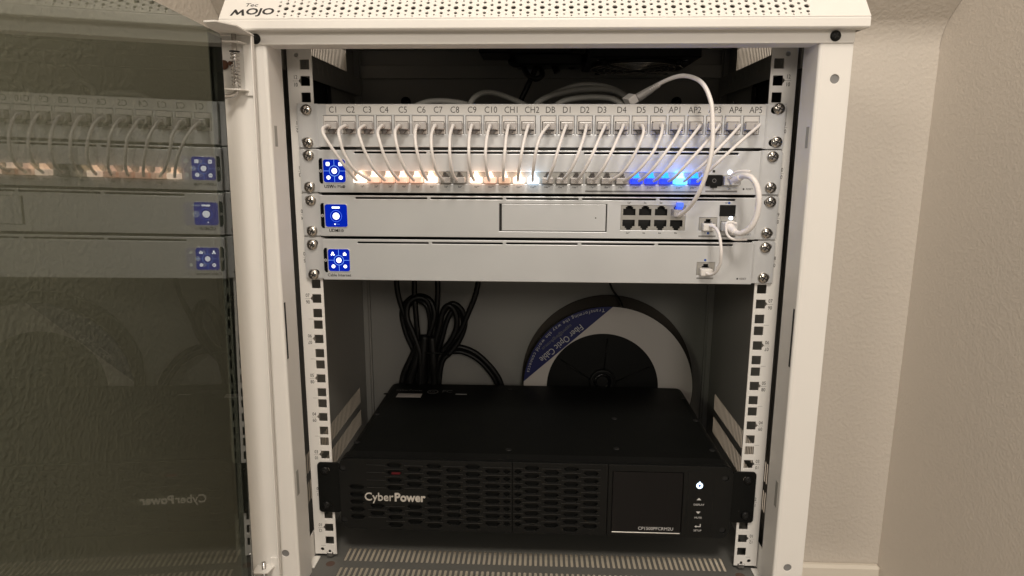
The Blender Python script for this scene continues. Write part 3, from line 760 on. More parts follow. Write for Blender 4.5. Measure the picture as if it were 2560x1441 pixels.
put('port_void', box(-7.1, 7.1, -.1, 0, -4.8, 4.9), 'dark', gw, (p.x, FY - .05, p.z))
p = at(1826.4, 545.5, FY); put('port_lamp', lathe([(1.8, 0), (1.6, -0.6), (0.7, -0.9)], 16), 'led_white', gw, (p.x, FY - 1.05, p.z))
reset(gw, 1854, 587)

# --- cable modem
MZ0, MZ1 = 311.4, 354.0
SEG_M = [(893, 1071.8), (1079, 1257), (1265, 1444.5), (1453, 1637), (1645, 1832.5)]
m9a, m9b = at(1742.8, 656, FY), at(1785, 689.5, FY)
mh = slot_holes(SEG_M, 607, 613.5) + [rect(m9a.x, m9b.x, m9b.z, m9a.z)]
cm = device('cable_modem', 'silver box lettered Cable Internet with a single port, lowest of the silver devices', 'modem', MZ0, MZ1, -220.6, 218.4, mh)
ear_pair(cm, 311.6, 354.8, -220.6, 218.4, ((779.5, 613), (783, 687.5), (1914.5, 620), (1909, 696)))
touchscreen(cm, 819.7, 876, 623, 678.5, 'grid2')
text('Cable Internet', 848.5, 688.5, FY - .12, 4.2, cm, bold=0.008)
m9 = rj_port(cm, m9a, m9b)
p = at(1763, 650.8, FY); put('speed_mark', plate(circ(0, 0, 1.25, 16), [], 0, .1), 'blue_ink', cm, (p.x, FY - .12, p.z))
grey_bar(cm, 1741, 1783, 696); reset(cm, 1843, 697.5)

# ------------------------------------------------------------------ patch cables
R4 = lambda pts: [(700 + x / 4, 230 + y / 4) for x, y in pts]
R5 = lambda pts: [(1340 + x / 4, 230 + y / 4) for x, y in pts]
CORDS = [
 R4([(470, 340), (425, 372), (450, 455), (545, 600), (650, 745), (770, 872)]),
 R4([(645, 340), (588, 385), (600, 480), (645, 625), (745, 778), (905, 874)]),
 R4([(835, 340), (788, 390), (812, 500), (868, 640), (950, 785), (1050, 872)]),
 R4([(1015, 340), (977, 400), (1000, 510), (1050, 660), (1115, 795), (1190, 876)]),
 R4([(1185, 340), (1150, 400), (1165, 520), (1205, 665), (1270, 800), (1340, 880)]),
 R4([(1368, 340), (1350, 420), (1363, 560), (1395, 700), (1430, 810), (1475, 882)]),
 R4([(1545, 340), (1515, 430), (1515, 560), (1538, 700), (1572, 810), (1635, 882)]),
 R4([(1728, 340), (1700, 440), (1697, 590), (1708, 720), (1730, 830), (1765, 886)]),
 R4([(1915, 340), (1893, 450), (1888, 600), (1895, 720), (1912, 820), (1942, 886)]),
 R4([(2097, 340), (2070, 450), (2055, 600), (2060, 720), (2072, 820), (2092, 886)]),
 R4([(2282, 340), (2262, 450), (2248, 600), (2238, 740), (2233, 830), (2232, 886)]),
 R4([(2482, 340), (2450, 450), (2418, 600), (2398, 720), (2384, 820), (2378, 886)]),
 R4([(2680, 340), (2612, 430), (2572, 540), (2546, 680), (2530, 800), (2525, 886)]),
 R5([(300, 340), (262, 450), (215, 600), (175, 740), (140, 830), (113, 888)]),
 R5([(505, 340), (480, 450), (430, 600), (370, 740), (310, 835), (255, 890)]),
 R5([(688, 340), (640, 450), (572, 610), (505, 745), (445, 845), (405, 890)]),
 R5([(872, 340), (820, 460), (750, 615), (680, 750), (620, 840), (575, 890)]),
 R5([(1062, 338), (1075, 405), (1032, 530), (950, 690), (850, 820), (730, 888)]),
 R5([(1265, 340), (1248, 440), (1172, 600), (1065, 740), (970, 835), (876, 886)]),
 R5([(1452, 340), (1400, 450), (1300, 600), (1195, 740), (1105, 840), (1027, 888)]),
 R5([(1638, 340), (1565, 440), (1440, 600), (1325, 750), (1245, 840), (1178, 888)]),
 R5([(1830, 340), (1745, 455), (1605, 615), (1470, 765), (1395, 850), (1328, 886)]),
 R5([(2035, 340), (1940, 450), (1790, 605), (1655, 745), (1555, 830), (1478, 884)]),
 R5([(2230, 338), (2100, 450), (1950, 585), (1800, 725), (1700, 820), (1615, 884)])]
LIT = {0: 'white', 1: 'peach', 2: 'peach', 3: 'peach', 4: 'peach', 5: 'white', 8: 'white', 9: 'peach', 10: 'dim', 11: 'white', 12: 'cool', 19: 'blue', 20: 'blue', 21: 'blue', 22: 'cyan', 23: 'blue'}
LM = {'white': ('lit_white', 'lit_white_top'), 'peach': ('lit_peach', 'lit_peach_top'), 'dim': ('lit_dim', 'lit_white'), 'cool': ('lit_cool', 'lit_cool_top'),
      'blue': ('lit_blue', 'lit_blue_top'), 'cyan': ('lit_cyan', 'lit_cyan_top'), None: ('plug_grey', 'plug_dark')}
GLOW = {'white': 'glowing white', 'peach': 'glowing pale orange', 'dim': 'glowing dim orange', 'cool': 'glowing bluish white', 'blue': 'glowing blue', 'cyan': 'glowing bright cyan', None: 'unlit'}
YC = [-21.5, -36, -43, -41, -33, -18.5]
PPLUG = box(-6.0, 6.0, -8.0, 2, -3.6, 3.7, 0.8, 2)
PLATCH = boxes([(-3.6, 3.6, -6, 0.5, -4.6, -3.7), (-2.7, 2.7, -7.5, 0.5, -5.9, -4.65), (-1.8, 1.8, -8.5, 0, -7.1, -5.95), (-1.8, 1.8, -9.5, -6.5, -8.2, -7.15)], 0.12)
SPLUG = box(-5.7, 5.7, -9.0, 5, -3.3, 2.6, 0.7, 2)
SLATCH = boxes([(-2.9, 2.9, -6.5, 4, 2.65, 4.2), (-1.9, 1.9, -7.0, 2, 4.25, 6.2), (-1.35, 1.35, -8.5, -1, 6.25, 8.0)], 0.25)
def mesh_with(me, m, cache={}):
    k = (me.name, m)
    if k not in cache:
        c = me.copy(); c.materials.clear(); c.materials.append(MATS[m]); cache[k] = c
    return cache[k]
for k in range(24):
    pts = [at(u, v, y) for (u, v), y in zip(CORDS[k], YC)]
    px, pz = at(PU[k], 317.3 - 2.2 * k / 23, FY - 5).x, zj - 1.1
    sx = port_x[k]; sz = bank_z0 + 4.3
    cab_k = tag(empty('patch_cable', (px, FY, pz)), 'slim white patch cable from jack %s down to %s switch port %d' % (names[k], GLOW[LIT.get(k)], k + 1), 'cable', 'white patch cables across panel and switch')
    s0 = Vector((max(px - 5.0, min(px + 5.0, pts[0].x)), FY - 10.5, pts[0].z)); e0 = Vector((max(sx - 5.0, min(sx + 5.0, pts[-1].x)), FY - 8.0, sz - 0.6))
    pa = [s0 + Vector((0, 3, 0)), s0 + Vector((0, -2.5, 0))]
    dx = px - pts[1].x
    path = pa + pts[1:5] + [e0 + Vector((0.15 * (pts[4].x - e0.x), -3.0, 1.0)), e0 + Vector((0, 2, 0))]
    put('cord', tube(path, 1.5, 10, 8), 'cord_white', cab_k)
    pl = put('plug', mesh_with(PPLUG, 'plug_grey'), None, cab_k, (px, FY, pz))
    put('boot', lathe([(3.0, 0), (2.6, -2.4), (1.9, -4.0)], 14), 'plug_grey', pl, (s0.x, FY - 6.8, s0.z))
    put('latch', mesh_with(PLATCH, 'plug_dark'), None, pl, (px, FY, pz))
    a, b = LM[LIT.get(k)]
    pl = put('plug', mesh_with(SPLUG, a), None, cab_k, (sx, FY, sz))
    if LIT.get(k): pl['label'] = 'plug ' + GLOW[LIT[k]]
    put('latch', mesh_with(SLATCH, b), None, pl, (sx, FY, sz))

# --- heavier cable arching out of the top gap into the gateway
up = tag(empty('uplink_cable', at(1700, 535, FY)), 'thick white cable arching from above the patch panel down to the gateway port', 'cable')
pth = [at(*q) for q in ((1588, 246, 24), (1618, 231, 18), (1660, 204, 4), (1708, 190, -16), (1752, 205, -34), (1776, 250, -44), (1782, 310, -50), (1779, 380, -54), (1764, 440, -52), (1742, 492, -44), (1720, 522, -32), (1699, 538, -20))]
put('cord', tube(pth + [at(1694, 538, -10)], 2.05, 12, 8), 'cord_white', up)
gx, gz_ = xs8[3], zu - .3
pl = put('plug', mesh_with(box(-5.9, 5.9, -12, 5, -4.0, 3.0, .8, 2), 'clear'), None, up, (gx, FY, gz_))
put('latch', boxes([(-2.6, 2.6, -9, 3, 3.05, 5.0), (-3.0, 3.0, -11, -4, 5.05, 9.6)], .3), 'lit_bluelatch', pl, (gx + .6, FY, gz_))
A, B = at(1604, 239, 20), at(1656, 206, 5)
dirv = (B - A).normalized()
bt = put('boot', tube([A + dirv * t for t in (-12, -4, 4, 10, 14, 22)], lambda t: 5.2 - 2.4 * t, 10, 4), 'clear', up)
put('boot_grip', tube([A + dirv * (2 + 0.25 * k) + (Vector((0, 0, 1)).cross(dirv)).normalized() * (2.6 * math.cos(k * .7)) + Vector((0, -1, 0)) * 2.6 * math.sin(k * .7) for k in range(60)], .5, 6, raw=True), 'cord_white', bt)
cp = tag(put('inline_coupler', box(-4.6, 4.6, -7, 7, -4.2, 4.2, .6, 2), 'jack_white', None, at(1576, 250, 20)), 'small white plastic cable coupler peeking over the patch panel', 'coupler')
cp.rotation_euler = (0.2, -0.62, 0.25)

# --- thick white direct cable between the small square ports
dac = tag(empty('direct_cable', at(1824, 452, FY)), 'thick white cable looping from switch port 26 down to the gateway', 'cable')
p26, p11 = at(1824, 452, FY), at(1818.5, 566, FY)
pth = [at(1845, 447, -24), at(1862, 440, -36), at(1880, 446, -44), at(1893, 468, -48), at(1897, 500, -50), at(1891, 540, -48), at(1876, 570, -44), at(1853, 584, -36), at(1836, 581, -27)]
put('cord', tube(pth, 2.75, 14, 8), 'cord_white', dac)
pl = put('module', boxes([(-7.2, -1.5, -8, 4, -4.4, 4.6), (-1.4, 7.3, -13, 4, -4.3, 4.5)], .6), 'zinc', dac, (p26.x, FY, p26.z))
put('strain_relief', tube([at(1833, 451, -17), at(1842, 449, -23), at(1852, 444, -30)], lambda t: 4.6 - 1.6 * t, 14, 4), 'cord_white', pl)
put('pull_tab', tube([at(1822, 447, -19), at(1830, 437, -23), at(1843, 430, -28), at(1860, 428, -33), at(1876, 429, -38)], 1.25, 8, 6), 'cord_white', pl)
pl = put('module', boxes([(-7.0, -1.5, -8, 4, -4.6, 4.6), (-1.4, 7.0, -12, 4, -4.5, 4.5)], .6), 'zinc', dac, (p11.x, FY, p11.z))
put('strain_relief', tube([at(1822, 565, -18), at(1829, 573, -22), at(1838, 582, -29)], lambda t: 4.8 - 1.5 * t, 14, 4), 'cord_white', pl)
put('pull_tab', tube([at(*q) for q in ((1842, 560, -21), (1830, 556, -21), (1817, 558, -21), (1815, 574, -22), (1820, 590, -24), (1836, 599, -28), (1868, 599, -33))], 1.3, 8, 6), 'cord_white', pl)

# --- short cable gateway - modem
sc = tag(empty('short_cable', (m9[0], FY, m9[1])), 'short white cable curving from the gateway down to the lone modem port', 'cable')
pth = [Vector((g9[0] + .8, FY - 6, g9[1] - 1)), at(1778, 566, -20), at(1790, 572, -28), at(1799, 592, -36), at(1803, 630, -40), at(1800, 660, -36), at(1790, 680, -30), at(1778, 687, -24), at(1768, 685, -18), Vector((m9[0] + 1, FY - 6, m9[1] - 2.4))]
put('cord', tube(pth, 1.5, 10, 8), 'cord_white', sc)
for c in (g9, m9):
    put('plug', mesh_with(box(-6.0, 6.0, -8, 4, -4.6, 2.4, .9, 2), 'jack_white'), None, sc, (c[0] - .2, FY, c[1] - .6))

# ------------------------------------------------------------------ battery backup unit
UX0, UX1, BZ0, BZ1 = -217.0, 216.5, 24.5, 111.0
ups = tag(empty('battery_backup', (0, 0, BZ0)), 'big black battery backup unit with honeycomb front grille and dark display', 'battery backup')
YF = -5.0
def ring_extrude(outline, y0, y1):
    vs = [(x, y0, z) for x, z in outline] + [(x, y1, z) for x, z in outline]; n = len(outline)
    fs = [(k, (k + 1) % n, n + (k + 1) % n, n + k) for k in range(n)] + [tuple(range(n)), tuple(range(n, 2 * n))]
    me = to_mesh(vs, fs); bm = bmesh.new(); bm.from_mesh(me); bmesh.ops.recalc_face_normals(bm, faces=bm.faces); bm.to_mesh(me); bm.free()
    return me
put('case', ring_extrude(rrect(UX0 + 1.5, UX1 - 1.5, BZ0 + 1, BZ1 - 1.4, 12, 6), 14.5, 246), 'black_metal', ups)
rim = put('bezel', ring_extrude(rrect(UX0, UX1, BZ0, BZ1 - .6, 11, 6), YF + 4, 14), 'black_plastic', ups)
# front sheet: left grille, right grille, display and button fields
def hexhole(cx, cz, w=17.0, h=6.0):
    return [(cx - w / 2, cz), (cx - w / 2 + h * .55, cz - h / 2), (cx + w / 2 - h * .55, cz - h / 2), (cx + w / 2, cz), (cx + w / 2 - h * .55, cz + h / 2), (cx - w / 2 + h * .55, cz + h / 2)]
gz0, gz1 = BZ0 + 3, BZ1 - 3.4
x_split, x_disp = at(1281, 1240, YF).x, at(1519, 1240, YF).x
holes_l, holes_r, ridges = [], [], []
colx = [at(u, 1240, YF).x for u in (867.5 + 25, 942, 987, 1036, 1085, 1134, 1182, 1231)]
logo_box = (at(905, 1240, YF).x, at(1068, 1240, YF).x, zat(1260, 985, YF), zat(1226, 985, YF))
pit = 9.0
def column(cx, odd, lim, store, skip=lambda z: False, w=17.0):
    z = gz0 + 3.6 + (pit / 2 if odd else 0)
    while z < gz1 - 2.5:
        inlogo = logo_box[0] - 4 < cx < logo_box[1] + 4 and logo_box[2] - 1.5 < z < logo_box[3] + 1.0
        if not inlogo and not skip(z): store.append(hexhole(cx, z, w))
        if z + pit / 2 < gz1 - 1: ridges.append((cx - w * .62, cx + w * .62, z + pit / 2))
        z += pit
column(colx[0], False, 0, holes_l, lambda z: z > gz0 + 55 or z < gz0 + 12)
for i, cx in enumerate(colx[1:]):
    column(cx, i % 2 == 0, 0, holes_l, (lambda z: z > gz0 + 52 or z < gz0 + 14) if i == 0 else (lambda z: False))
colr = [at(u, 1250, YF).x for u in (1329, 1378, 1427, 1476)]
column(at(1266.5, 1245, YF).x, True, 0, holes_l, w=8.5)
column(at(1294.5, 1245, YF).x, True, 0, holes_r, w=8.5)
for i, cx in enumerate(colr): column(cx, i % 2 == 1, 0, holes_r)
corner = rrect(UX0 + .6, UX1 - .6, BZ0 + .6, BZ1 - 1.4, 10.4, 6)
left_poly = [(x_split - .4, BZ0 + .6), (x_split - .4, BZ1 - 1.4)] + [p for p in rrect(UX0 + .6, x_split + 30, BZ0 + .6, BZ1 - 1.4, 10.4, 6) if p[0] < x_split - 5]
mid_poly = rect(x_split + .4, x_disp - .4, BZ0 + .6, BZ1 - 1.4)
cl = [at(856, 1171, YF), at(861, 1300, YF)]; cr_ = [at(1814, 1197, YF), at(1806, 1327, YF)]
ch_l = [circ(p.x, p.z, 3.6, 16) for p in cl]
fl = put('grille', plate(left_poly, holes_l + ch_l, YF, 2.0, bevel=0.3), 'black_plastic', ups)
fm = put('grille', plate(mid_poly, holes_r, YF, 2.0, bevel=0.3), 'black_plastic', ups)
put('rib', boxes([(a, b, YF - .8, YF - .02, z - .3, z + .3) for a, b, z in ridges if b < x_split - 1 and a > UX0 + 12 and not (logo_box[0] - 2 < b and a < logo_box[1] + 2 and logo_box[2] - 1 < z < logo_box[3] + 1)]), 'rib_black', fl)
put('rib', boxes([(max(a, x_split + 1), b, YF - .8, YF - .02, z - .3, z + .3) for a, b, z in ridges if a > x_split - 1]), 'rib_black', fm)
for p in cl: put('screw_well', lathe([(3.5, 0), (3.5, 1)], 16), 'dark', fl, (p.x, YF + 2.2, p.z))
p = at(991, 1187, YF); put('inner_part', box(-6, 6, 0, 1, -1.2, 1.2), 'red_part', fl, (p.x, YF + 2.6, p.z))
right_poly = [(x_disp + .4, BZ1 - 1.4), (x_disp + .4, BZ0 + .6)] + [p for p in (lambda q: q[q.index(min(q, key=lambda t: (t[1], t[0]))):] + q[:q.index(min(q, key=lambda t: (t[1], t[0])))])(rrect(x_disp - 40, UX1 - .6, BZ0 + .6, BZ1 - 1.4, 10.4, 6)) if p[0] > x_disp + 5]
da, db = at(1532, 1177, YF), at(1702, 1338, YF)
ba_, bb_ = at(1722, 1177, YF), at(1776, 1343, YF)
fr = put('front_panel', plate(right_poly, [rrect(da.x, db.x, db.z + .5, da.z - .5, 1.5, 3)] + [circ(p.x, p.z, 3.6, 16) for p in cr_], YF, 2.0, bevel=0.3), 'black_plastic', ups)
for p in cr_: put('screw_well', lathe([(3.5, 0), (3.5, 1)], 16), 'dark', fr, (p.x, YF + 2.2, p.z))
dsp = put('display', box(da.x + .6, db.x - .6, YF + .6, YF + 1.8, db.z + 1, da.z - 1, .3), 'black_gloss', ups)
put('trim', box(da.x + 1.0, db.x - 1.2, YF - .2, YF + .8, db.z + .9, db.z + 2.0, .2), 'port_metal', dsp)
text('CP1500PFCRM2U', 1638.8, 1322.5, YF + .5, 5.2, dsp, 'print_white', extr=0.03)
bp_ = put('button_panel', plate(rrect(ba_.x, bb_.x, bb_.z + 2, ba_.z - .5, .8, 2), [], YF - .35, .4, bevel=.12), 'black_plastic', ups)
p = at(1748.8, 1214, YF)
pb = put('power_button', plate(circ(0, 0, 3.5, 24), [circ(0, -.2, 1.5, 12)], 0, .5, bevel=.1), 'power_led', ups, (p.x, YF - .9, p.z))
put('power_mark', box(-.75, .75, -.1, 0, 2.6, 4.7), 'power_led', pb, (p.x, YF - .92, p.z))
put('power_mark', box(-.3, .3, -.1, 0, -.4, 3.0), 'screen_ring', pb, (p.x, YF - .98, p.z))
Yb = YF - .45
for (u, v, s) in ((1747.5, 1248.5, 1), (1745.5, 1282, -1)):
    p = at(u, v, Yb); put('arrow_key', plate([(-2.5, -1.2 * s), (2.5, -1.2 * s), (0, 1.5 * s)], [], 0, .1), 'print_white', bp_, (p.x, Yb, p.z))
p = at(1744, 1315, Yb); put('enter_key', plate([(-3.4, -.9), (-1.4, .5), (-1.4, -.5), (2.4, -.5), (2.4, 2.1), (3.3, 2.1), (3.3, -1.4), (-1.4, -1.4), (-1.4, -2.3)], [], 0, .1), 'print_white', bp_, (p.x, Yb, p.z))
for s_, u, v in (('DISPLAY', 1747.3, 1262.5), ('MUTE', 1745, 1295), ('SETUP', 1743.5, 1327)): text(s_, u, v, Yb, 3.1, bp_, 'print_white')
p0, p1 = at(911, 1242, YF), at(1064, 1245, YF)
c1 = text_mesh('Cyber', 14.0, 'LEFT', bold=0.006, extr=.45); c2 = text_mesh('Power', 14.0, 'LEFT', bold=0.03, extr=.45)
w1 = max(v.co.x for v in c1.vertices) / S; w2 = max(v.co.x for v in c2.vertices) / S
k = (p1.x - p0.x) / (w1 + w2 + 1.0)
for me in (c1, c2):
    for v in me.vertices: v.co.x *= k; v.co.z *= k * 1.05
put('lettering', c1, 'logo_silver', ups, (p0.x, YF - .5, p0.z)); put('lettering', c2, 'logo_silver', ups, (p0.x + (w1 + 1.0) * k, YF - .5, p0.z))
for s, xs in ((-1, (-241.3, -216)), (1, (215.5, 241.3))):
    e = put('rack_ear', plate(rrect(*xs, 43.5, 103.5, 4, 4), [rrect(s * 232 - 4.5, s * 232 + 4.5, z - 3, z + 3, 2.9, 4) for z in (52, 95)], -3.4, 2.2, bevel=.4), 'black_metal', ups)
    for z in (52.5, 94.5): put('screw', BSCREW, None, e, (s * 232.5, -3.5, z))
for u, v in ((965, 985), (942, 1036), (892, 1106), (1276, 975), (1272, 1125), (1536, 1047), (1541, 1122), (1708, 998), (1740, 1052), (1781, 1126)):
    d = RM.transposed() @ Vector(((u - 1280) / FPX, (v - 720.5) / FPX, 1.0)); t = (BZ1 - 1.4 - CAM.z) / d.z; q = CAM + d * t
    put('case_screw', lathe([(3.6, 0), (3.4, .35), (1.6, .45)], 14, 'Z'), 'dark', ups, (q.x, q.y, BZ1 - 1.38))
# rating label printed at the back of the case top
def on_top(u, v):
    d = RM.transposed() @ Vector(((u - 1280) / FPX, (v - 720.5) / FPX, 1.0)); return CAM + d * ((BZ1 - 1.3 - CAM.z) / d.z)
a, b = on_top(990, 993), on_top(1056, 985)
put('serial_sticker', box(a.x, b.x, a.y, b.y, BZ1 - 1.39, BZ1 - 1.2), 'paper', ups)
q = on_top(1024, 976); put('lettering', text_mesh('CyberPower', 7.5, fn=PLANES['XY']), 'print_dim', ups, (q.x, q.y, BZ1 - 1.3))
q = on_top(1082, 980); put('approval_mark', plate(circ(0, 0, 8, 24), [circ(0, 0, 6.6, 24)], 0, .1, 'XY'), 'print_dim', ups, (q.x, q.y, BZ1 - 1.25))
put('lettering', text_mesh('UL', 8, fn=PLANES['XY']), 'print_dim', ups, (q.x, q.y, BZ1 - 1.3))
q = on_top(1118, 979); put('lettering', text_mesh('FC', 13, fn=PLANES['XY'], bold=.01), 'print_dim', ups, (q.x, q.y, BZ1 - 1.3))
q = on_top(1153, 986); put('print_bar', box(-8, 8, -1.4, 1.4, -.05, .05), 'print_white', ups, (q.x, q.y, BZ1 - 1.3))

# ------------------------------------------------------------------ fibre reel behind the backup unit
RX, RZ, RY, RR = 107.0, 100.5, 265.0, 126.0
reel = tag(empty('cable_reel', (RX, RY, RZ - RR)), 'cable reel with white and navy paper label lying behind the backup unit', 'reel')
put('front_flange', plate(circ(RX, RZ, RR, 72), [circ(RX, RZ, 17, 24)], RY, 3, bevel=.4), 'black_plastic', reel)
put('rear_flange', plate(circ(RX + 2, RZ + 5, RR + 4, 72), [], RY + 34, 3.5, bevel=.4), 'cardboard', reel)
put('wound_cable', lathe([(96, 0), (96, 30)], 48), 'dark', reel, (RX, RY + 3.2, RZ))
lab = put('paper_label', plate(circ(RX, RZ, RR - 1, 96), [circ(RX - 8, RZ + 2, 82.5, 72)], RY - .35, .3), 'paper', reel)
A, B = at(1533, 767, RY), at(1299, 962, RY)
line = (B - A); line.y = 0; line.normalize(); nl = Vector((line.z, 0, -line.x))
if nl.dot(Vector((-1, 0, 1))) < 0: nl = -nl
dist = (A - Vector((RX, RY, RZ))).dot(nl)
half = math.acos(max(-1, min(1, dist / (RR - .9)))); mid = math.atan2(nl.z, nl.x)
seg = [(RX + (RR - .9) * math.cos(mid - half + 2 * half * k / 40), RZ + (RR - .9) * math.sin(mid - half + 2 * half * k / 40)) for k in range(41)]
put('printed_band', plate(seg, [], RY - .6, .2), 'blue_print', lab)
def glyphs(s, size):
    out, xx = [], 0.0
    for ch in s:
        if ch == ' ': out.append((None, xx)); xx += size * .30; continue
        me = text_mesh(ch, size, 'LEFT'); x0 = min(v.co.x for v in me.vertices) / S; x1 = max(v.co.x for v in me.vertices) / S
        bpy.data.meshes.remove(me); out.append((ch, xx + (x1 - x0) / 2)); xx += (x1 - x0) + size * .11
    return out, xx
gl, tot = glyphs('Transforming the way the world connects', 7.2)
a0, a1, rr = math.radians(93.5), math.radians(169), RR - 5.6
for ch, xx in gl:
    if ch is None: continue
    an = a0 + (a1 - a0) * xx / tot
    put('lettering', text_mesh(ch, 7.2, fn=rot2(PLANES['XZ'], an + PI / 2), extr=.02), 'print_white', lab, (RX + rr * math.cos(an), RY - .85, RZ + rr * math.sin(an)))
tang = math.atan2(B.z - A.z, B.x - A.x)
for s_, u, v, size, m, sq in (('Fiber Optic Cable', 1403, 858, 13.5, 'print_white', .82), ('support@fangyb.com.cn', 1392, 843, 7.0, 'print_dim', .82)):
    q = at(u, v, RY)
    put('lettering', text_mesh(s_, size, fn=rot2(PLANES['XZ'], tang), extr=.02, squeeze=sq), m, lab, (q.x, RY - .85, q.z))
put('hub', lathe([(82, 0), (80, 1.2), (78, 4), (22, 6)], 64), 'black_plastic', reel, (RX - 8, RY - .8, RZ + 2))
for k in range(6):
    an = k * PI / 3 + .45
    put('spoke', tube([(RX - 8 + 22 * math.cos(an), RY - 1.2, RZ + 2 + 22 * math.sin(an)), (RX - 8 + 76 * math.cos(an), RY - 1.2, RZ + 2 + 76 * math.sin(an))], 1.0, 6, 1, raw=True), 'black_plastic', reel)
put('hub_ring', lathe([(19, 0), (19, -6), (16, -6.5), (15.5, -2)], 32), 'cord_black', reel, (RX - 8, RY - 1, RZ + 12))
put('hub_core', lathe([(14, 0), (13, -3), (9, -3.5), (8, 2)], 10), 'black_gloss', reel, (RX - 8, RY - 2, RZ + 12))

# ------------------------------------------------------------------ black power cords looped behind
cw = lambda l, y=258: [at(u, v, yy) for (u, v, yy) in [(q + (y,))[:3] for q in l]]
def cord(label, pts, r=4.1, name='power_cable', m='cord_black', group='black power cords', cat='cord'):
    p = cw(pts)
    o = put(name, tube([q - p[0] for q in p], r, 10, 7), m, None, p[0])
    return tag(o, label, cat, group)
cord('black power cord dropping at the left edge of the looped bundle', [(991, 690), (993, 725), (1004, 768), (1022, 812), (1046, 856), (1062, 900), (1064, 1000)])
cord('black power cord hanging second from the left into the bundle', [(1037, 690), (1036, 730), (1040, 790), (1046, 850), (1054, 900), (1056, 1000)])
cord('black power cord hanging third from the left between the two loops', [(1094, 690), (1094, 740), (1090, 790), (1082, 850), (1076, 910), (1074, 1000)])
cord('black power cord entering the bundle from the upper right', [(1199, 690), (1188, 740), (1172, 780), (1150, 830), (1118, 872), (1096, 910), (1088, 1000)])
cord('black power cord forming the large left loop of the bundle', [(1042, 1000, 262), (1040, 900, 262), (1014, 830, 262), (1005, 780, 262), (1022, 750, 262), (1050, 740, 260), (1076, 752, 256), (1086, 790, 254), (1072, 840, 254), (1058, 890, 254), (1050, 1000, 254)])
cord('black power cord forming the inner left loop of the bundle', [(1030, 1000, 270), (1036, 920, 268), (1030, 850, 266), (1016, 800, 266), (1020, 765, 266), (1046, 752, 264), (1068, 768, 262), (1076, 810, 262), (1070, 870, 262), (1066, 1000, 262)])
cord('black power cord forming the right loop of the bundle', [(1078, 1000, 256), (1082, 900, 256), (1092, 840, 256), (1104, 790, 256), (1128, 760, 258), (1152, 772, 260), (1163, 805, 262), (1152, 845, 262), (1128, 880, 260), (1104, 910, 258), (1094, 1000, 258)])
cord('black power cord forming the inner right loop of the bundle', [(1070, 1000, 250), (1084, 880, 250), (1098, 820, 250), (1108, 778, 250), (1122, 764, 250), (1138, 780, 251), (1142, 815, 252), (1128, 850, 252), (1106, 880, 252), (1090, 920, 252), (1084, 1000, 252)])
cord('black power cord forming the outermost right loop of the bundle', [(1086, 1000, 264), (1092, 900, 264), (1104, 850, 264), (1118, 800, 264), (1136, 774, 266), (1152, 784, 268), (1158, 812, 268), (1144, 850, 266), (1120, 882, 264), (1100, 920, 264), (1092, 1000, 264)])
cord('black power cord forming the middle left loop of the bundle', [(1048, 1000, 246), (1052, 900, 246), (1036, 840, 248), (1018, 795, 250), (1022, 758, 252), (1046, 744, 254), (1070, 756, 256), (1082, 800, 258), (1076, 850, 258), (1070, 1000, 258)])
cord('black power cord spreading left at the foot of the bundle', [(1040, 870, 256), (1026, 900, 256), (1010, 935, 256), (1004, 970, 256), (1002, 1010, 256)], 5.0)
cord('upper black cord curving right from the bundle behind the backup unit', [(1092, 890, 266), (1118, 872, 266), (1150, 868, 267), (1188, 882, 268), (1222, 912, 268), (1246, 944, 268), (1258, 975, 268)])
cord('lower black cord curving right from the bundle behind the backup unit', [(1092, 900, 268), (1120, 884, 272), (1150, 880, 273), (1184, 893, 274), (1212, 916, 274), (1236, 948, 274), (1248, 980, 274)], 3.6)
tag(put('cable_tie', tube([at(1035 + 45 + 44 * math.cos(a), 890 + 7 * math.sin(a), 262 + 20 * math.sin(a)) for a in [2 * PI * k / 20 for k in range(20)]], 1.6, 8, 2, True), 'black_plastic'), 'black tie band round the bundled power cords', 'cable tie')
cord('black bundled cord hanging straight at the foot of the bundle', [(1062, 838, 250), (1058, 900, 248), (1056, 950, 250), (1054, 1000, 252)], 6.5)
cord('black bundled cord hanging beside the foot of the bundle on the right', [(1080, 842, 250), (1084, 905, 248), (1086, 950, 250), (1086, 1000, 252)], 6.5)
cord('black bundled cord hanging beside the foot of the bundle on the left', [(1050, 850, 254), (1040, 905, 252), (1026, 950, 252), (1022, 1000, 252)], 6.5)
cord('thin black fibre cable running from the devices to the reel', [(1518, 690, 290), (1530, 722, 290), (1546, 745, 286), (1556, 765, 276), (1560, 790, 274)], 1.6, 'fibre_cable', group=None)

# ------------------------------------------------------------------ inside the top: fan, power block, grey cables
fan = tag(empty('cooling_fan', (121, 160, 586)), 'black square cooling fan with wire guard hanging from the cabinet roof', 'fan')
put('housing', boxes([(62, 180, 128, 252, 566, 586), (57, 187, 124, 256, 551, 566)], 1.2), 'black_plastic', fan)
put('shroud', lathe([(56, 0), (56, -3), (54, -3)], 48, 'Z'), 'dark', fan, (121, 190, 551))
for r in (16, 24, 32, 40, 48, 56):
    put('guard_ring', tube([(121 + r * math.cos(2 * PI * k / 40), 190 + r * math.sin(2 * PI * k / 40), 546.5 - (56 - r) * .06) for k in range(40)], .9, 6, closed=True, raw=True), 'nickel', fan)
for k in range(4):
    an = PI / 4 + k * PI / 2
    put('guard_arm', tube([(121 + r * math.cos(an), 190 + r * math.sin(an), z) for r, z in ((14, 543), (45, 544), (58, 546), (66, 549.5), (74, 550))], .9, 6, 4), 'steel', fan)
    put('guard_screw', lathe([(4, 0), (4, -5), (3, -6)], 12, 'Z'), 'dark', fan, (121 + 72 * math.cos(an) * .86, 190 + 72 * math.sin(an) * .86, 551))
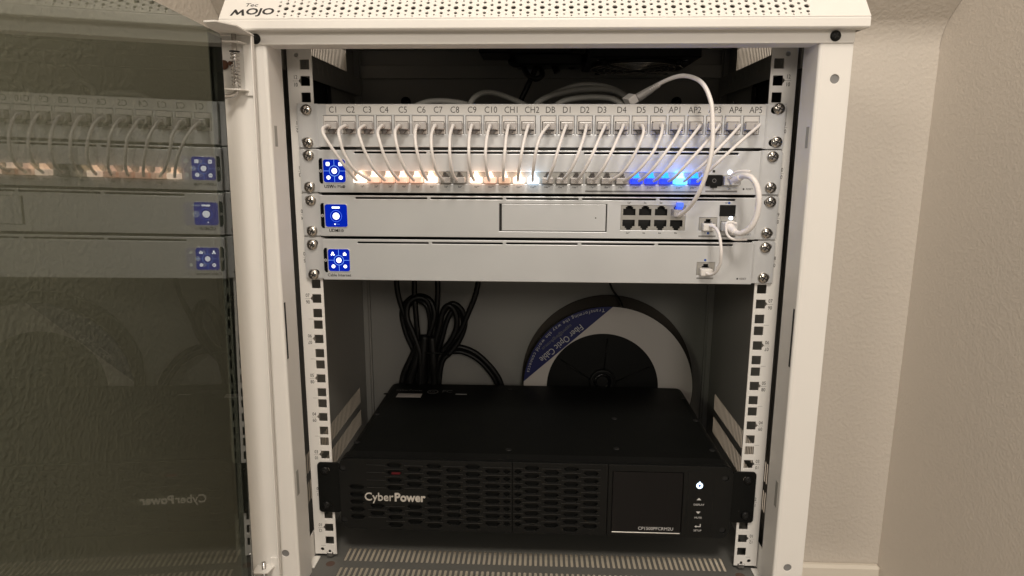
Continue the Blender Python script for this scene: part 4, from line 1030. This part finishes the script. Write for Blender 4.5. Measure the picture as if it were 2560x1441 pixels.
pwr = tag(empty('power_block', (0, 190, 586)), 'black power adapter block under the cabinet roof left of the fan', 'adapter')
put('housing', boxes([(-72, 40, 150, 210, 560, 586), (-28, 52, 160, 205, 548, 561)], 1.5), 'black_plastic', pwr)
put('prong', box(-34, -28.5, 178, 180, 551, 553), 'steel', pwr)
def icord(label, pts, r, m='cord_black', name='power_cable', group=None, cat='cord'):
    p = [at(*q) for q in pts]
    return tag(put(name, tube([q - p[0] for q in p], r, 10, 8), m, None, p[0]), label, cat, group)
icord('black cord knotted in a loop below the roof adapter', [(1345, 130, 180), (1346, 150, 178), (1320, 158, 172), (1290, 162, 168), (1276, 155, 172), (1286, 146, 182), (1304, 160, 180), (1318, 186, 172), (1338, 198, 164), (1354, 190, 166), (1352, 174, 174), (1340, 172, 180), (1332, 188, 182), (1318, 218, 182), (1304, 248, 182), (1296, 275, 182)], 3.4)
icord('black cord stub hanging beside the knot', [(1372, 130, 180), (1378, 150, 180), (1388, 170, 178), (1393, 181, 176)], 4.2)
icord('black lead running from the adapter to the fan', [(1380, 140, 190), (1410, 155, 190), (1432, 165, 190), (1450, 150, 192), (1470, 140, 196)], 4.5)
grp = 'grey network cables above the patch panel'
icord('grey cable with a single high arch left of the coil', [(1170, 285, 70), (1180, 252, 76), (1204, 234, 84), (1236, 233, 92), (1274, 246, 98), (1310, 262, 104), (1340, 280, 108)], 3.1, 'cord_grey', 'network_cable', grp, 'cable')
icord('grey cable just rising over the panel at C7', [(1020, 275, 60), (1060, 258, 64), (1100, 253, 70), (1150, 258, 76), (1190, 268, 82)], 3.2, 'cord_grey', 'network_cable', grp, 'cable')
icord('outermost grey cable of the coil behind the panel', [(1330, 290, 110), (1368, 246, 112), (1416, 222, 114), (1470, 212, 116), (1530, 222, 116), (1572, 246, 114), (1604, 280, 112)], 3.0, 'cord_grey', 'network_cable', grp, 'cable')
icord('middle grey cable of the coil behind the panel', [(1316, 290, 92), (1352, 252, 96), (1400, 234, 100), (1460, 225, 102), (1524, 226, 102), (1560, 240, 100), (1590, 270, 98)], 3.4, 'cord_grey', 'network_cable', grp, 'cable')
icord('innermost grey cable of the coil behind the panel', [(1366, 290, 76), (1400, 258, 80), (1446, 246, 84), (1500, 244, 86), (1540, 252, 84), (1570, 280, 80)], 3.2, 'cord_grey', 'network_cable', grp, 'cable')
for u, lab_ in ((1012, 'left'), (1694, 'right')):
    q = at(u, 254, 292)
    put('wall_bolt', lathe([(7, 0), (7, -5), (5, -8), (2, -9)], 16), 'black_gloss', cab, (q.x, 303, q.z))
